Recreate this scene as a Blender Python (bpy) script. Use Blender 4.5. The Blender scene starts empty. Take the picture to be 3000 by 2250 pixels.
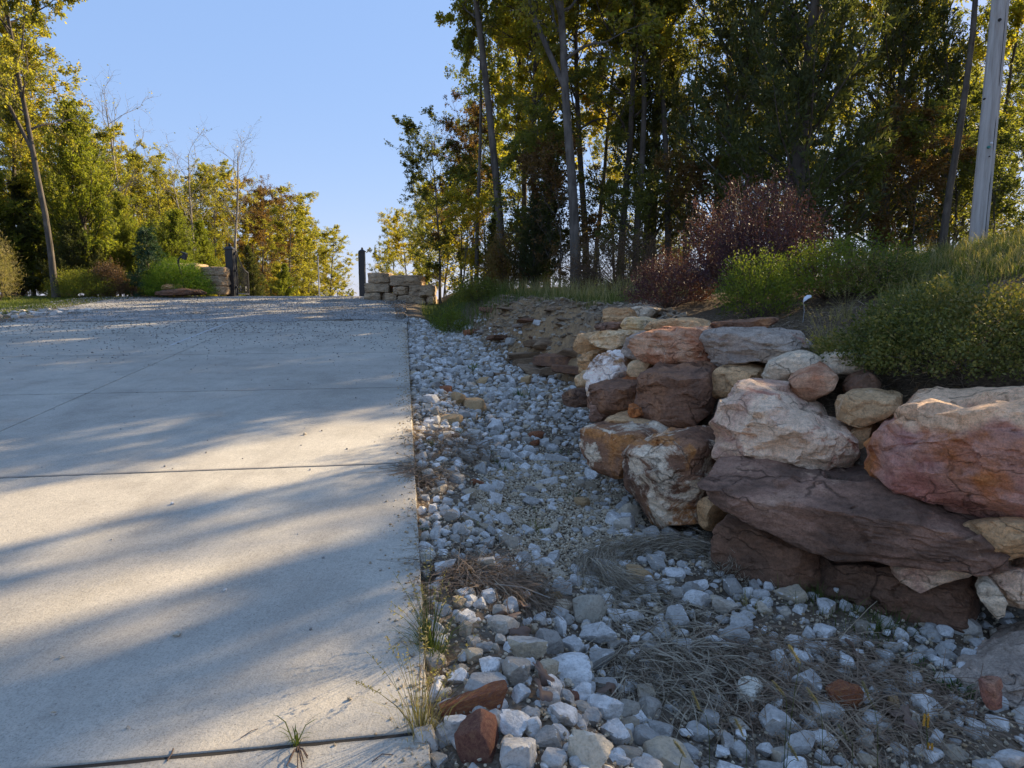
import bpy, bmesh, math, random
import numpy as np
from mathutils import Vector
random.seed(7)
rng = np.random.default_rng(7)
scene = bpy.context.scene
R = math.radians

# ------------------------------------------------------------------ camera
EYE = 1.6
PITCH = math.atan(249 / 2000)
cam_data = bpy.data.cameras.new('camera')
cam_data.sensor_width = 36.0
cam_data.lens = 24.0
cam_data.clip_start = 0.05
cam_data.clip_end = 3000
camera = bpy.data.objects.new('camera', cam_data)
camera.location = (0, 0, EYE)
camera.rotation_euler = (math.pi / 2 - PITCH, 0, 0)
scene.collection.objects.link(camera)
scene.camera = camera

# ------------------------------------------------------------------ sky, sun, exposure
SUN_AZ, SUN_EL = R(48), R(26)
world = bpy.data.worlds.new('World')
scene.world = world
world.use_nodes = True
wn = world.node_tree
wn.nodes.clear()
wo = wn.nodes.new('ShaderNodeOutputWorld')
wb = wn.nodes.new('ShaderNodeBackground')
ws = wn.nodes.new('ShaderNodeTexSky')
ws.sky_type = 'NISHITA'
ws.sun_disc = False
ws.sun_elevation = SUN_EL
ws.sun_rotation = SUN_AZ
ws.air_density = 1.0
ws.dust_density = 0.25
ws.ozone_density = 1.5
wb.inputs['Strength'].default_value = 0.135
wg = wn.nodes.new('ShaderNodeGamma'); wg.inputs[1].default_value = 0.45
wh = wn.nodes.new('ShaderNodeHueSaturation'); wh.inputs['Saturation'].default_value = 1.85
wm = wn.nodes.new('ShaderNodeMix'); wm.data_type = 'RGBA'; wm.blend_type = 'MULTIPLY'; wm.inputs[0].default_value = 1
wm.inputs[7].default_value = (1.04, 0.93, 1.0, 1)
wn.links.new(ws.outputs[0], wg.inputs[0]); wn.links.new(wg.outputs[0], wh.inputs['Color'])
wx = wn.nodes.new('ShaderNodeMix'); wx.data_type = 'RGBA'; wx.inputs[0].default_value = 0.68
wx.inputs[7].default_value = (0.475, 0.735, 1.32, 1)      # the even clear blue of the whole sky
wn.links.new(wh.outputs[0], wm.inputs[6]); wn.links.new(wm.outputs[2], wx.inputs[6]); wn.links.new(wx.outputs[2], wb.inputs['Color'])
wn.links.new(wb.outputs[0], wo.inputs['Surface'])
SUN_DIR = Vector((math.cos(SUN_EL) * math.sin(SUN_AZ), math.cos(SUN_EL) * math.cos(SUN_AZ), math.sin(SUN_EL)))
sun_data = bpy.data.lights.new('sun', 'SUN')
sun_data.energy = 2.7
sun_data.angle = R(0.55)
sun_data.color = (1.0, 0.79, 0.5)
sun = bpy.data.objects.new('sun', sun_data)
sun.rotation_euler = SUN_DIR.to_track_quat('Z', 'Y').to_euler()
scene.collection.objects.link(sun)
scene.view_settings.view_transform = 'Standard'
scene.view_settings.look = 'None'
scene.view_settings.gamma = 1
scene.view_settings.exposure = 2.2
scene.view_settings.use_curve_mapping = False
scene.cycles.max_bounces = 12
scene.cycles.diffuse_bounces = 7
scene.cycles.transmission_bounces = 8
scene.cycles.transparent_max_bounces = 8
scene.cycles.use_denoising = True

# ------------------------------------------------------------------ helpers: view rays, noise
CP, SP = math.cos(PITCH), math.sin(PITCH)
def ray(u, v):
    a, b = (u - 1500) / 2000, (1125 - v) / 2000
    return np.array((a, CP + b * SP, -SP + b * CP))
def at(u, v, Y):
    d = ray(u, v)
    return np.array((0, 0, EYE)) + d * (Y / d[1])

def _hash(ix, iy, iz, seed):
    h = (ix.astype(np.int64) * 374761393 + iy.astype(np.int64) * 668265263 + iz.astype(np.int64) * 2147483647 + seed * 974634777) & 0xffffffff
    h = ((h ^ (h >> 13)) * 1274126177) & 0xffffffff
    h = ((h ^ (h >> 16)) * 2246822519) & 0xffffffff
    return ((h ^ (h >> 15)) & 0xffffff) / float(0xffffff)
def vnoise(p, seed=0):
    p = np.asarray(p, float)
    i = np.floor(p).astype(np.int64); f = p - i
    f = f * f * (3 - 2 * f)
    out = 0
    for dx in (0, 1):
        for dy in (0, 1):
            for dz in (0, 1):
                w = (f[..., 0] if dx else 1 - f[..., 0]) * (f[..., 1] if dy else 1 - f[..., 1]) * (f[..., 2] if dz else 1 - f[..., 2])
                out = out + w * _hash(i[..., 0] + dx, i[..., 1] + dy, i[..., 2] + dz, seed)
    return out * 2 - 1
def fbm(p, octaves=4, seed=0):
    p = np.asarray(p, float); s, a = 0, 1.0
    tot = 0
    for k in range(octaves):
        s = s + a * vnoise(p * 2 ** k + 17.3 * k, seed + k); tot += a; a *= .5
    return s / tot
def xy3(x, y, sc=1.0):
    x, y = np.broadcast_arrays(np.asarray(x, float), np.asarray(y, float))
    return np.stack([x * sc, y * sc, np.zeros_like(x)], -1)
def sstep(a, b, x):
    t = np.clip((x - a) / (b - a), 0, 1)
    return t * t * (3 - 2 * t)

# ------------------------------------------------------------------ the shape of the land
GR = 0.06236
def road_z(x, y):
    s = y - .157 * x
    z = GR * np.minimum(s, 25)
    q = np.clip(s - 25, 0, None)
    c = GR / 8
    par = GR * np.minimum(q, 10) - c * np.minimum(q, 10) ** 2
    lin = np.clip(q - 10, 0, 160) * (GR - 2 * c * 10)
    return z + par + lin
def edge_w(x, y):
    return x - (.056 - .157 * y)
XB_Y = [-4, 1, 2.0, 2.8, 3.44, 4.18, 4.74, 6, 8.65, 10, 12, 14, 17, 20, 26, 40]
XB_X = [9, 5.6, 4.6, 3.6, 2.75, 1.8, 1.45, 1.25, 1.2, .85, .1, -.5, -1.3, -2.0, -2.8, -5]
def bank_x(y): return np.interp(y, XB_Y, XB_X)
def bank_w(y): return np.interp(y, [0, 7, 9, 12, 16, 20], [.45, .45, .9, 1.4, 1.5, 1.2])
def ground(x, y):
    x = np.asarray(x, float); y = np.asarray(y, float)
    z = road_z(x, y)
    w = edge_w(x, y)
    xb, W = bank_x(y), bank_w(y)
    T = np.interp(y, [0, 3.4, 4.5, 6, 9, 14, 18, 26, 34], [.42, .46, .5, .7, .92, .72, .6, .25, .1])
    q = (x - xb) / W
    n1 = fbm(xy3(x, y, .9), 4, 3)
    rise = sstep(0, 1, q + .25 * n1 * sstep(7, 10, y)) * T
    # shaly ledges in the eroded bank
    led = sstep(8.0, 9.5, y) * (1 - sstep(17, 20, y)) * sstep(-.7, 0, q) * (1 - sstep(.9, 1.3, q))
    tot = rise + .10 * n1 * led
    step = .085
    k = np.floor(tot / step); fr = tot / step - k
    terr = (k + sstep(.62, 1, fr)) * step
    rise = rise * (1 - led) + terr * led
    dep = (.10 + .2 * sstep(.15, .9, w)) * sstep(-.05, .02, w) * (1 - sstep(0, .5, q)) * (1 - sstep(19, 25, y) * .6)
    slope = np.interp(y, [1, 4, 9, 12, 16], [.1, .215, .215, .1, .045])
    extra = np.minimum(np.clip(x - xb - W, 0, None) * slope, 1.25)
    under = .12 * (1 - sstep(-.06, 0.0, w)) * sstep(-9.4, -9.2, w) * (1 - sstep(16.6, 17.2, y - .157 * x))
    soft = .02 * fbm(xy3(x, y, 3.1), 3, 9) * sstep(0, .3, w) + .10 * fbm(xy3(x, y, .35), 3, 5) * sstep(.5, 3, x - xb - W) + .05 * fbm(xy3(x, y, .5), 3, 6) * (1 - sstep(-11, -9.5, w))
    hump = .16 * np.exp(-((w - .55) / .45) ** 2) * (1 - sstep(1.9, 3.0, y)) + .05 * np.exp(-((w - .4) / .35) ** 2) * (1 - sstep(12, 15, y))
    return z + rise - dep + extra - under + soft + hump
_T = np.concatenate([np.arange(.8, 14, .02), np.arange(14, 90, .08)])
def hit(u, v, lift=0.0):
    d = ray(u, v); d = d / d[1]
    P = np.array((0, 0, EYE)) + _T[:, None] * d
    g = ground(P[:, 0], P[:, 1]) + lift
    i = np.argmax(P[:, 2] < g)
    if P[i, 2] >= g[i]: i = len(_T) - 1
    return P[i]
def gz(x, y): return float(ground(x, y))

# ------------------------------------------------------------------ objects, meshes
def prop(o, label=None, cat=None, group=None, kind=None):
    if label: o['label'] = label
    if cat: o['category'] = cat
    if group: o['group'] = group
    if kind: o['kind'] = kind
    return o
def link(o, parent=None):
    scene.collection.objects.link(o)
    if parent: o.parent = parent
    return o
def empty(name, loc=(0, 0, 0), rz=0):
    o = bpy.data.objects.new(name, None)
    o.location = loc; o.rotation_euler = (0, 0, rz); o.empty_display_size = .2
    return link(o)
def mesh_np(name, V, F, smooth=True, mat=None, mats=None, mi=None, sharp=0):
    """V (n,3); F a (m,k) array or a list of such arrays"""
    Fs = F if isinstance(F, list) else [F]
    Fs = [np.asarray(f, np.int32) for f in Fs if len(f)]
    me = bpy.data.meshes.new(name)
    V = np.ascontiguousarray(V, np.float32)
    me.vertices.add(len(V)); me.vertices.foreach_set('co', V.ravel())
    loops = np.concatenate([f.ravel() for f in Fs])
    counts = np.concatenate([np.full(len(f), f.shape[1], np.int32) for f in Fs])
    starts = np.concatenate([[0], np.cumsum(counts)[:-1]]).astype(np.int32)
    me.loops.add(len(loops)); me.loops.foreach_set('vertex_index', loops)
    me.polygons.add(len(counts)); me.polygons.foreach_set('loop_start', starts)
    try: me.polygons.foreach_set('loop_total', counts)
    except Exception: pass
    for m in (mats or ([mat] if mat else [])): me.materials.append(m)
    if mi is not None: me.polygons.foreach_set('material_index', mi)
    me.update(calc_edges=True)
    me.polygons.foreach_set('use_smooth', np.full(len(counts), smooth, bool))
    me.validate()
    if sharp: me.set_sharp_from_angle(angle=R(sharp))
    return me
def obj(name, me, parent=None, loc=(0, 0, 0), rot=(0, 0, 0), scale=(1, 1, 1)):
    o = bpy.data.objects.new(name, me)
    o.location = loc; o.rotation_euler = rot; o.scale = scale
    return link(o, parent)
_ico = {}
def ico(n):
    if n not in _ico:
        bm = bmesh.new(); bmesh.ops.create_icosphere(bm, subdivisions=n, radius=1)
        V = np.array([v.co[:] for v in bm.verts]); F = np.array([[v.index for v in f.verts] for f in bm.faces])
        bm.free(); _ico[n] = (V / np.linalg.norm(V, axis=1)[:, None], F)
    return _ico[n]
class Tubes:
    def __init__(s): s.V = []; s.F = []; s.n = 0
    def add(s, P, rad, sides=6, cap=True):
        P = np.asarray(P, float); m = len(P)
        rad = np.broadcast_to(np.asarray(rad, float), (m,))
        T = np.gradient(P, axis=0); T /= np.linalg.norm(T, axis=1)[:, None] + 1e-9
        ref = np.array((0, 0, 1.)) if abs(T[0][2]) < .8 else np.array((1., 0, 0))
        A = np.cross(T, ref); A /= np.linalg.norm(A, axis=1)[:, None] + 1e-9
        B = np.cross(T, A)
        th = np.arange(sides) * 2 * math.pi / sides
        ring = P[:, None, :] + rad[:, None, None] * (np.cos(th)[None, :, None] * A[:, None, :] + np.sin(th)[None, :, None] * B[:, None, :])
        s.V.append(ring.reshape(-1, 3))
        i = np.arange(m - 1)[:, None] * sides; j = np.arange(sides)[None, :]; k = (j + 1) % sides
        q = np.stack([i + j, i + k, i + sides + k, i + sides + j], -1).reshape(-1, 4) + s.n
        s.F.append(q[:, ::-1]); s.n += m * sides
    def mesh(s, name, mat, smooth=True):
        return mesh_np(name, np.concatenate(s.V), np.concatenate(s.F), smooth, mat)

# ------------------------------------------------------------------ materials
def new_mat(name):
    m = bpy.data.materials.new(name); m.use_nodes = True
    nt = m.node_tree; nt.nodes.clear()
    return m, nt
class N:
    def __init__(s, name):
        s.m, s.t = new_mat(name)
        s.out = s.node('ShaderNodeOutputMaterial')
    def node(s, t, **kw):
        n = s.t.nodes.new(t)
        for k, v in kw.items():
            if k in n.inputs: n.inputs[k].default_value = v
            else: setattr(n, k, v)
        return n
    def link(s, a, b): s.t.links.new(a, b)
    def coords(s, which='Object', scale=(1, 1, 1), rand=False):
        tc = s.node('ShaderNodeTexCoord'); mp = s.node('ShaderNodeMapping')
        if which == 'World':
            g = s.node('ShaderNodeNewGeometry'); s.link(g.outputs['Position'], mp.inputs['Vector'])
        else: s.link(tc.outputs[which], mp.inputs['Vector'])
        mp.inputs['Scale'].default_value = scale
        if rand:
            oi = s.node('ShaderNodeObjectInfo'); mu = s.node('ShaderNodeMath', operation='MULTIPLY'); mu.inputs[1].default_value = 37.0
            s.link(oi.outputs['Random'], mu.inputs[0]); s.link(mu.outputs[0], mp.inputs['Location'])
        return mp.outputs[0]
    def noise(s, vec, scale, detail=4, rough=.55, dist=0.0):
        n = s.node('ShaderNodeTexNoise'); n.inputs['Scale'].default_value = scale
        n.inputs['Detail'].default_value = detail; n.inputs['Roughness'].default_value = rough; n.inputs['Distortion'].default_value = dist
        s.link(vec, n.inputs['Vector']); return n.outputs[0]
    def ramp(s, fac, stops, interp='LINEAR'):
        r = s.node('ShaderNodeValToRGB'); r.color_ramp.interpolation = interp
        e = r.color_ramp.elements
        while len(e) < len(stops): e.new(.5)
        for i, (p, c) in enumerate(stops):
            e[i].position = p; e[i].color = (c[0], c[1], c[2], 1) if not np.isscalar(c) else (c, c, c, 1)
        s.link(fac, r.inputs[0]); return r.outputs[0]
    def mix(s, fac, a, b, mode='MIX'):
        n = s.node('ShaderNodeMix', data_type='RGBA', blend_type=mode)
        for sock, val in ((n.inputs[0], fac), (n.inputs[6], a), (n.inputs[7], b)):
            if hasattr(val, 'is_linked'): s.link(val, sock)
            elif np.isscalar(val): sock.default_value = val
            else: sock.default_value = (*val, 1)
        return n.outputs[2]
    def math(s, op, a, b=0.0, clamp=False):
        n = s.node('ShaderNodeMath', operation=op); n.use_clamp = clamp
        for i, v in enumerate((a, b)):
            if hasattr(v, 'is_linked'): s.link(v, n.inputs[i])
            else: n.inputs[i].default_value = v
        return n.outputs[0]
    def bump(s, h, strength, dist, prev=None):
        b = s.node('ShaderNodeBump'); b.inputs['Strength'].default_value = strength; b.inputs['Distance'].default_value = dist
        s.link(h, b.inputs['Height'])
        if prev: s.link(prev, b.inputs['Normal'])
        return b.outputs[0]
    def finish(s, col, rough=.85, normal=None, spec=.3):
        p = s.node('ShaderNodeBsdfPrincipled'); p.inputs['Roughness'].default_value = rough
        p.inputs['Specular IOR Level'].default_value = spec
        if hasattr(col, 'is_linked'): s.link(col, p.inputs['Base Color'])
        else: p.inputs['Base Color'].default_value = (*col, 1)
        if normal: s.link(normal, p.inputs['Normal'])
        s.link(p.outputs[0], s.out.inputs[0]); s.p = p
        return s.m

def rock_mat(name, stops, patch=None, patch_t=(.55, .6), patch_scale=2.2, strata=(1, 1, 1), top=None, scale=1.6, size=1.0):
    n = N(name)
    v = n.coords('Object', strata, rand=True); vi = n.coords('Object', (1, 1, 1), rand=True)
    c = n.ramp(n.noise(v, scale / size, 6, .6, .6), stops)
    if patch:
        pn = n.math('ADD', n.noise(vi, patch_scale / size, 7, .68, .8), n.math('MULTIPLY', n.math('SUBTRACT', n.noise(vi, 26 / size, 5, .7), .5), .22))
        f = n.ramp(pn, [(patch_t[0], 0), (patch_t[1] + .03, .85)])
        c = n.mix(f, c, patch)
    if top:
        tc = n.node('ShaderNodeTexCoord'); sx = n.node('ShaderNodeSeparateXYZ'); n.link(tc.outputs['Object'], sx.inputs[0])
        a = n.math('ADD', n.math('MULTIPLY', n.noise(vi, 3 / size, 4), .5), sx.outputs[2])
        f = n.ramp(a, [(top[1], 0), (min(top[1] + .05, 1), 1)])
        c = n.mix(f, c, top[0])
    st = n.noise(n.coords('Object', (2.0, 2.0, 16), rand=True), 2.2 / size, 4, .6)
    c = n.mix(.55, c, n.ramp(st, [(.3, .55), (.7, 1.25)]), 'MULTIPLY')
    fine = n.noise(vi, 38 / size, 5, .7)
    c = n.mix(.75, c, n.ramp(fine, [(.25, .45), (.5, 1.0), (.75, 1.35)]), 'MULTIPLY')
    c = n.mix(1.0, c, (1.72, 1.47, 1.24), 'MULTIPLY')
    sp = n.noise(vi, 120, 3, .7)
    c = n.mix(.35, c, n.ramp(sp, [(.36, .3), (.5, 1), (.68, 1.3)]), 'MULTIPLY')
    vv = n.node('ShaderNodeVectorMath', operation='ADD'); n.link(vi, vv.inputs[0])
    nd = n.node('ShaderNodeTexNoise'); nd.inputs['Scale'].default_value = 3.5 / size; nd.inputs['Detail'].default_value = 5; n.link(vi, nd.inputs['Vector'])
    sc_ = n.node('ShaderNodeVectorMath', operation='SCALE'); sc_.inputs['Scale'].default_value = .35 * size; n.link(nd.outputs['Color'], sc_.inputs[0]); n.link(sc_.outputs[0], vv.inputs[1])
    mp_ = n.node('ShaderNodeMapping'); mp_.inputs['Scale'].default_value = (1, 1, 2.3); n.link(vv.outputs[0], mp_.inputs[0])
    cr = n.node('ShaderNodeTexVoronoi', feature='DISTANCE_TO_EDGE'); cr.inputs['Scale'].default_value = 2.6 / size; n.link(mp_.outputs[0], cr.inputs['Vector'])
    crk = n.ramp(cr.outputs['Distance'], [(.0, .0), (.028, 1)])
    msk = n.ramp(n.noise(vi, 2.4 / size, 3), [(.42, 1), (.56, 0)])
    crk = n.mix(msk, crk, (1.0, 1.0, 1.0))
    c = n.mix(.62, c, n.ramp(crk, [(0, .16), (1, 1)]), 'MULTIPLY')
    b = n.bump(n.noise(vi, 7 / size, 9, .68, .3), .8, .07 * size)
    b = n.bump(crk, .7, .02 * size, b)
    b = n.bump(st, .35, .03 * size, b)
    b = n.bump(n.noise(vi, 45, 7, .72), .7, .012, b)
    return n.finish(c, .88, b, .2)

def limestone(name, tint=(.68, .655, .61), dark=(.33, .30, .26), warm=(.55, .43, .28)):
    n = N(name)
    g = n.node('ShaderNodeNewGeometry'); oi = n.node('ShaderNodeObjectInfo')
    rnd = n.math('FRACT', n.math('ADD', n.math('MULTIPLY', g.outputs['Random Per Island'], 7.3), n.math('MULTIPLY', oi.outputs['Random'], 13.7)))
    mp = n.node('ShaderNodeMapping'); tc = n.node('ShaderNodeTexCoord'); n.link(tc.outputs['Object'], mp.inputs[0])
    n.link(n.math('MULTIPLY', rnd, 91.0), mp.inputs['Location']); v = mp.outputs[0]
    gp = n.node('ShaderNodeNewGeometry').outputs['Position']
    base = n.ramp(rnd, [(0, tint), (.25, tuple(x * 1.15 for x in tint)), (.45, (tint[0] * .52, tint[1] * .5, tint[2] * .47)), (.72, tuple(x * .85 for x in tint)), (.84, warm), (.92, tuple(x * .5 for x in tint)), (1, tuple(x * .7 for x in warm))])
    c = n.mix(n.ramp(n.noise(gp, 16, 5, .65, .4), [(.45, 0), (.7, .75)]), base, dark)
    c = n.mix(.7, c, n.ramp(n.noise(gp, 70, 5, .7), [(.28, .5), (.5, 1), (.72, 1.2)]), 'MULTIPLY')
    b = n.bump(n.noise(gp, 26, 7, .65, .3), .6, .03)
    b = n.bump(n.noise(gp, 160, 4, .7), .4, .004, b)
    return n.finish(c, .9, b, .2)

def leaf_mat(name, cols, trans=.45, tgain=1.7, rough=.6):
    n = N(name)
    g = n.node('ShaderNodeNewGeometry'); oi = n.node('ShaderNodeObjectInfo')
    big = n.noise(g.outputs['Position'], .9, 2)
    r = n.math('ADD', n.math('MULTIPLY', g.outputs['Random Per Island'], .55), n.math('ADD', n.math('MULTIPLY', n.math('SUBTRACT', big, .5), 1.2), n.math('ADD', n.math('MULTIPLY', oi.outputs['Random'], .25), .12)), clamp=True)
    k = len(cols)
    c = n.ramp(r, [(i / (k - 1), x) for i, x in enumerate(cols)])
    p = n.node('ShaderNodeBsdfPrincipled'); p.inputs['Roughness'].default_value = rough; p.inputs['Specular IOR Level'].default_value = .25
    n.link(c, p.inputs['Base Color'])
    t = n.node('ShaderNodeBsdfTranslucent')
    n.link(n.mix(1.0, c, (tgain * 1.0, tgain * 1.02, tgain * .4), 'MULTIPLY'), t.inputs[0])
    ms = n.node('ShaderNodeMixShader'); ms.inputs[0].default_value = trans
    n.link(p.outputs[0], ms.inputs[1]); n.link(t.outputs[0], ms.inputs[2]); n.link(ms.outputs[0], n.out.inputs[0])
    return n.m
def bark_mat(name, a, b, sc=9):
    n = N(name)
    v = n.coords('Object', (1, 1, .18))
    f = n.noise(v, sc, 5, .65, .3)
    c = n.ramp(f, [(.3, a), (.65, b)])
    li = n.noise(n.coords('Object'), 2.5, 3)
    c = n.mix(n.ramp(li, [(.5, 0), (.7, .5)]), c, tuple(min(1, x * 1.6) for x in b))
    return n.finish(c, .9, n.bump(f, .8, .03), .15)
def plain(name, col, rough=.6, spec=.4, nz=None):
    n = N(name)
    if nz is None: return n.finish(col, rough, None, spec)
    f = n.noise(n.coords('Object'), nz, 5, .65)
    c = n.mix(.8, col, n.ramp(f, [(.3, .6), (.7, 1.3)]), 'MULTIPLY')
    return n.finish(c, rough, n.bump(f, .4, .01), spec)

M = {}
DKB, BRN, RUS, TAN, CRM, PNK, GRY, WHT, PUR = (.075, .052, .043), (.17, .105, .075), (.30, .115, .04), (.36, .23, .12), (.52, .46, .36), (.30, .175, .155), (.27, .25, .23), (.66, .67, .68), (.2, .125, .12)
M['bold_red'] = rock_mat('red orange sandstone', [(.34, (.36, .19, .17)), (.44, (.28, .14, .13)), (.50, (.36, .22, .19)), (.56, (.33, .14, .06)), (.66, (.36, .17, .05)), (.8, BRN)], patch=(.42, .27, .24), patch_t=(.55, .63), top=((.56, .42, .3), .42), scale=1.0, size=1.2)
M['purple_slab'] = rock_mat('purple brown sandstone', [(.3, (.085, .062, .052)), (.46, (.13, .09, .073)), (.56, (.22, .148, .12)), (.75, (.33, .24, .19))], patch=(.38, .29, .22), patch_t=(.56, .6), strata=(1, 1, 2.5), size=1.3)
M['dark_brown'] = rock_mat('dark brown sandstone', [(.3, DKB), (.5, (.12, .08, .06)), (.62, BRN), (.75, (.26, .16, .1))], patch=(.36, .24, .15), patch_t=(.62, .68), size=1.2)
M['grain_brown'] = rock_mat('brown grained sandstone', [(.3, (.11, .075, .06)), (.5, BRN), (.68, (.24, .14, .085))], patch=(.33, .17, .08), patch_t=(.6, .68), strata=(3, 3, .5))
M['white_brown'] = rock_mat('brown and white crusted sandstone', [(.3, DKB), (.42, (.14, .085, .06)), (.52, (.2, .12, .08)), (.58, (.32, .16, .06)), (.66, (.19, .11, .075)), (.8, BRN)], patch=(.56, .53, .45), patch_t=(.51, .56), patch_scale=2.6)
M['cream_pink'] = rock_mat('cream and pink limestone', [(.3, (.48, .40, .32)), (.46, (.56, .47, .38)), (.56, (.36, .25, .21)), (.68, (.5, .41, .31))], patch=(.33, .16, .12), patch_t=(.60, .63), size=.9)
M['red_upper'] = rock_mat('red cream sandstone', [(.3, (.24, .10, .065)), (.47, (.31, .16, .10)), (.6, (.42, .3, .22)), (.75, RUS)], patch=(.48, .42, .35), patch_t=(.58, .66), patch_scale=4)
M['tan'] = rock_mat('tan sandstone', [(.3, TAN), (.5, (.42, .31, .19)), (.68, (.33, .2, .1)), (.8, BRN)], patch=CRM, patch_t=(.58, .64), patch_scale=3)
M['gold'] = rock_mat('golden cream sandstone', [(.3, (.45, .33, .16)), (.5, (.5, .42, .29)), (.66, (.40, .24, .10))], patch=CRM, patch_t=(.54, .6), patch_scale=4)
M['grey'] = rock_mat('grey sandstone', [(.3, (.2, .18, .17)), (.5, (.3, .28, .26)), (.68, (.36, .32, .28))], patch=PNK, patch_t=(.6, .66))
M['grey_pale'] = rock_mat('pale grey limestone', [(.3, (.36, .34, .29)), (.5, (.48, .45, .38)), (.7, (.42, .38, .30))])
M['rust'] = rock_mat('rust sandstone', [(.3, (.2, .09, .05)), (.5, RUS), (.7, (.38, .18, .07))], patch=BRN, patch_t=(.56, .62))
M['rust_small'] = rock_mat('rust stone', [(.3, (.16, .07, .05)), (.5, (.28, .12, .06)), (.7, (.36, .2, .1))], patch=(.2, .12, .11), patch_t=(.5, .6), size=.25)
M['purple_small'] = rock_mat('maroon stone', [(.3, (.12, .06, .055)), (.5, (.2, .11, .09)), (.7, (.26, .17, .12))], size=.25)
M['tan_small'] = rock_mat('tan stone', [(.3, (.36, .27, .17)), (.5, (.46, .36, .22)), (.7, (.4, .24, .12))], size=.25)
M['white_crust'] = rock_mat('white crusted sandstone', [(.3, BRN), (.5, TAN), (.7, (.33, .22, .14))], patch=(.72, .74, .76), patch_t=(.44, .48), patch_scale=2.2)
M['block'] = rock_mat('tan grey quarry block', [(.3, (.21, .18, .14)), (.5, (.3, .26, .2)), (.7, (.36, .29, .2))], patch=(.12, .11, .1), patch_t=(.56, .7), strata=(2, 2, .5))
M['bank_stone'] = rock_mat('weathered bank shale', [(.3, (.13, .10, .075)), (.5, (.21, .165, .12)), (.7, (.28, .215, .15))], patch=(.3, .2, .11), patch_t=(.58, .66), size=.6)
M['lime'] = limestone('grey white limestone')
M['lime_cream'] = limestone('cream limestone', (.70, .65, .54), (.45, .38, .29), (.6, .5, .36))
M['bank_chip'] = limestone('brown shale chips', (.37, .295, .21), (.2, .155, .11), (.46, .3, .16))
M['pebble'] = limestone('tan pebble', (.60, .50, .36), (.38, .30, .2), (.5, .34, .18))
M['road_pebble'] = limestone('grey gravel', (.42, .41, .39), (.25, .24, .22), (.3, .25, .2))

M['oak'] = leaf_mat('oak leaves', [(.075, .08, .025), (.12, .12, .03), (.17, .165, .035), (.22, .19, .04), (.25, .18, .045)], .58, 2.5)
M['oak_green'] = leaf_mat('green oak leaves', [(.055, .062, .025), (.09, .10, .032), (.13, .135, .038), (.18, .165, .045)], .52, 2.3)
M['gold_leaf'] = leaf_mat('golden leaves', [(.12, .125, .025), (.19, .18, .028), (.27, .22, .03), (.30, .19, .035)], .58, 2.3)
M['rust_leaf'] = leaf_mat('russet leaves', [(.09, .06, .03), (.14, .08, .035), (.19, .11, .04), (.14, .12, .035)], .4, 1.7)
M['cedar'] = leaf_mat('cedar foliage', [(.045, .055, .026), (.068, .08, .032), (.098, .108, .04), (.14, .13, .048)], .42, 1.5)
M['cedar_lit'] = leaf_mat('sunlit yellowish cedar foliage', [(.085, .11, .026), (.13, .155, .032), (.19, .205, .036), (.25, .225, .045)], .45, 2.0)  # brighter, yellower copy of cedar with the sunlight put into its leaf colour
M['spruce'] = leaf_mat('blue green needles', [(.025, .055, .03), (.045, .085, .045), (.07, .12, .055)], .25, 1.4)
M['barberry'] = leaf_mat('maroon leaves', [(.045, .024, .034), (.07, .034, .044), (.10, .046, .05), (.15, .062, .058)], .22, 1.7)
M['boxleaf'] = leaf_mat('small green leaves', [(.05, .07, .022), (.085, .105, .03), (.14, .145, .04), (.22, .19, .06), (.2, .12, .06)], .3, 1.7)
M['shrub_yellow'] = leaf_mat('yellow green leaves', [(.05, .08, .014), (.10, .14, .02), (.17, .19, .03), (.12, .14, .03)], .4, 1.8)
M['golden_conifer'] = leaf_mat('lime green needles', [(.07, .13, .014), (.12, .2, .02), (.19, .26, .025)], .35, 1.6)
M['brush'] = leaf_mat('dry brown brush', [(.09, .06, .04), (.15, .09, .055), (.2, .13, .07)], .3, 1.4)
M['grass'] = leaf_mat('green grass', [(.05, .07, .02), (.08, .105, .028), (.11, .14, .035), (.2, .19, .07)], .4, 1.8)
M['weed'] = leaf_mat('weed leaves', [(.03, .07, .014), (.05, .11, .02), (.08, .15, .03)], .4, 1.7)
M['grass_dry'] = leaf_mat('pale seeding grass', [(.14, .15, .05), (.26, .23, .10), (.36, .29, .15), (.2, .2, .06)], .4, 1.5)
M['straw'] = leaf_mat('grey dead straw', [(.06, .042, .03), (.2, .155, .11), (.5, .42, .31), (.1, .07, .048), (.68, .59, .46)], .15, 1.2, .75)
M['straw_brown'] = leaf_mat('brown dead grass', [(.14, .095, .07), (.27, .19, .13), (.42, .33, .23)], .2, 1.3, .75)
M['dead_leaf'] = leaf_mat('dry oak leaf', [(.16, .10, .075), (.24, .16, .12), (.30, .21, .15)], .2, 1.3)
M['bark'] = bark_mat('grey oak bark', (.05, .042, .035), (.145, .125, .105))
M['bark_dark'] = bark_mat('dark bark', (.045, .036, .03), (.12, .10, .08))
M['bark_pale'] = bark_mat('pale dead wood', (.16, .14, .12), (.34, .31, .27))
M['stem'] = plain('brown stem', (.10, .065, .05), .8)
M['iron'] = plain('black painted iron', (.012, .012, .014), .45, .5)
M['tag_white'] = plain('white plastic', (.7, .72, .74), .5)
M['tag_green'] = plain('green metal', (.04, .2, .17), .5)
M['dark_hole'] = plain('dark knot wood', (.03, .025, .02), .9)
M['seed_yellow'] = leaf_mat('pale seed head', [(.2, .2, .13), (.27, .26, .17), (.32, .29, .2)], .3, 1.2)
M['seed_orange'] = leaf_mat('orange seed head', [(.55, .33, .06), (.68, .42, .09), (.75, .5, .14)], .4, 1.4)
M['metal_pale'] = plain('galvanised pole', (.45, .45, .45), .5)
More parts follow.
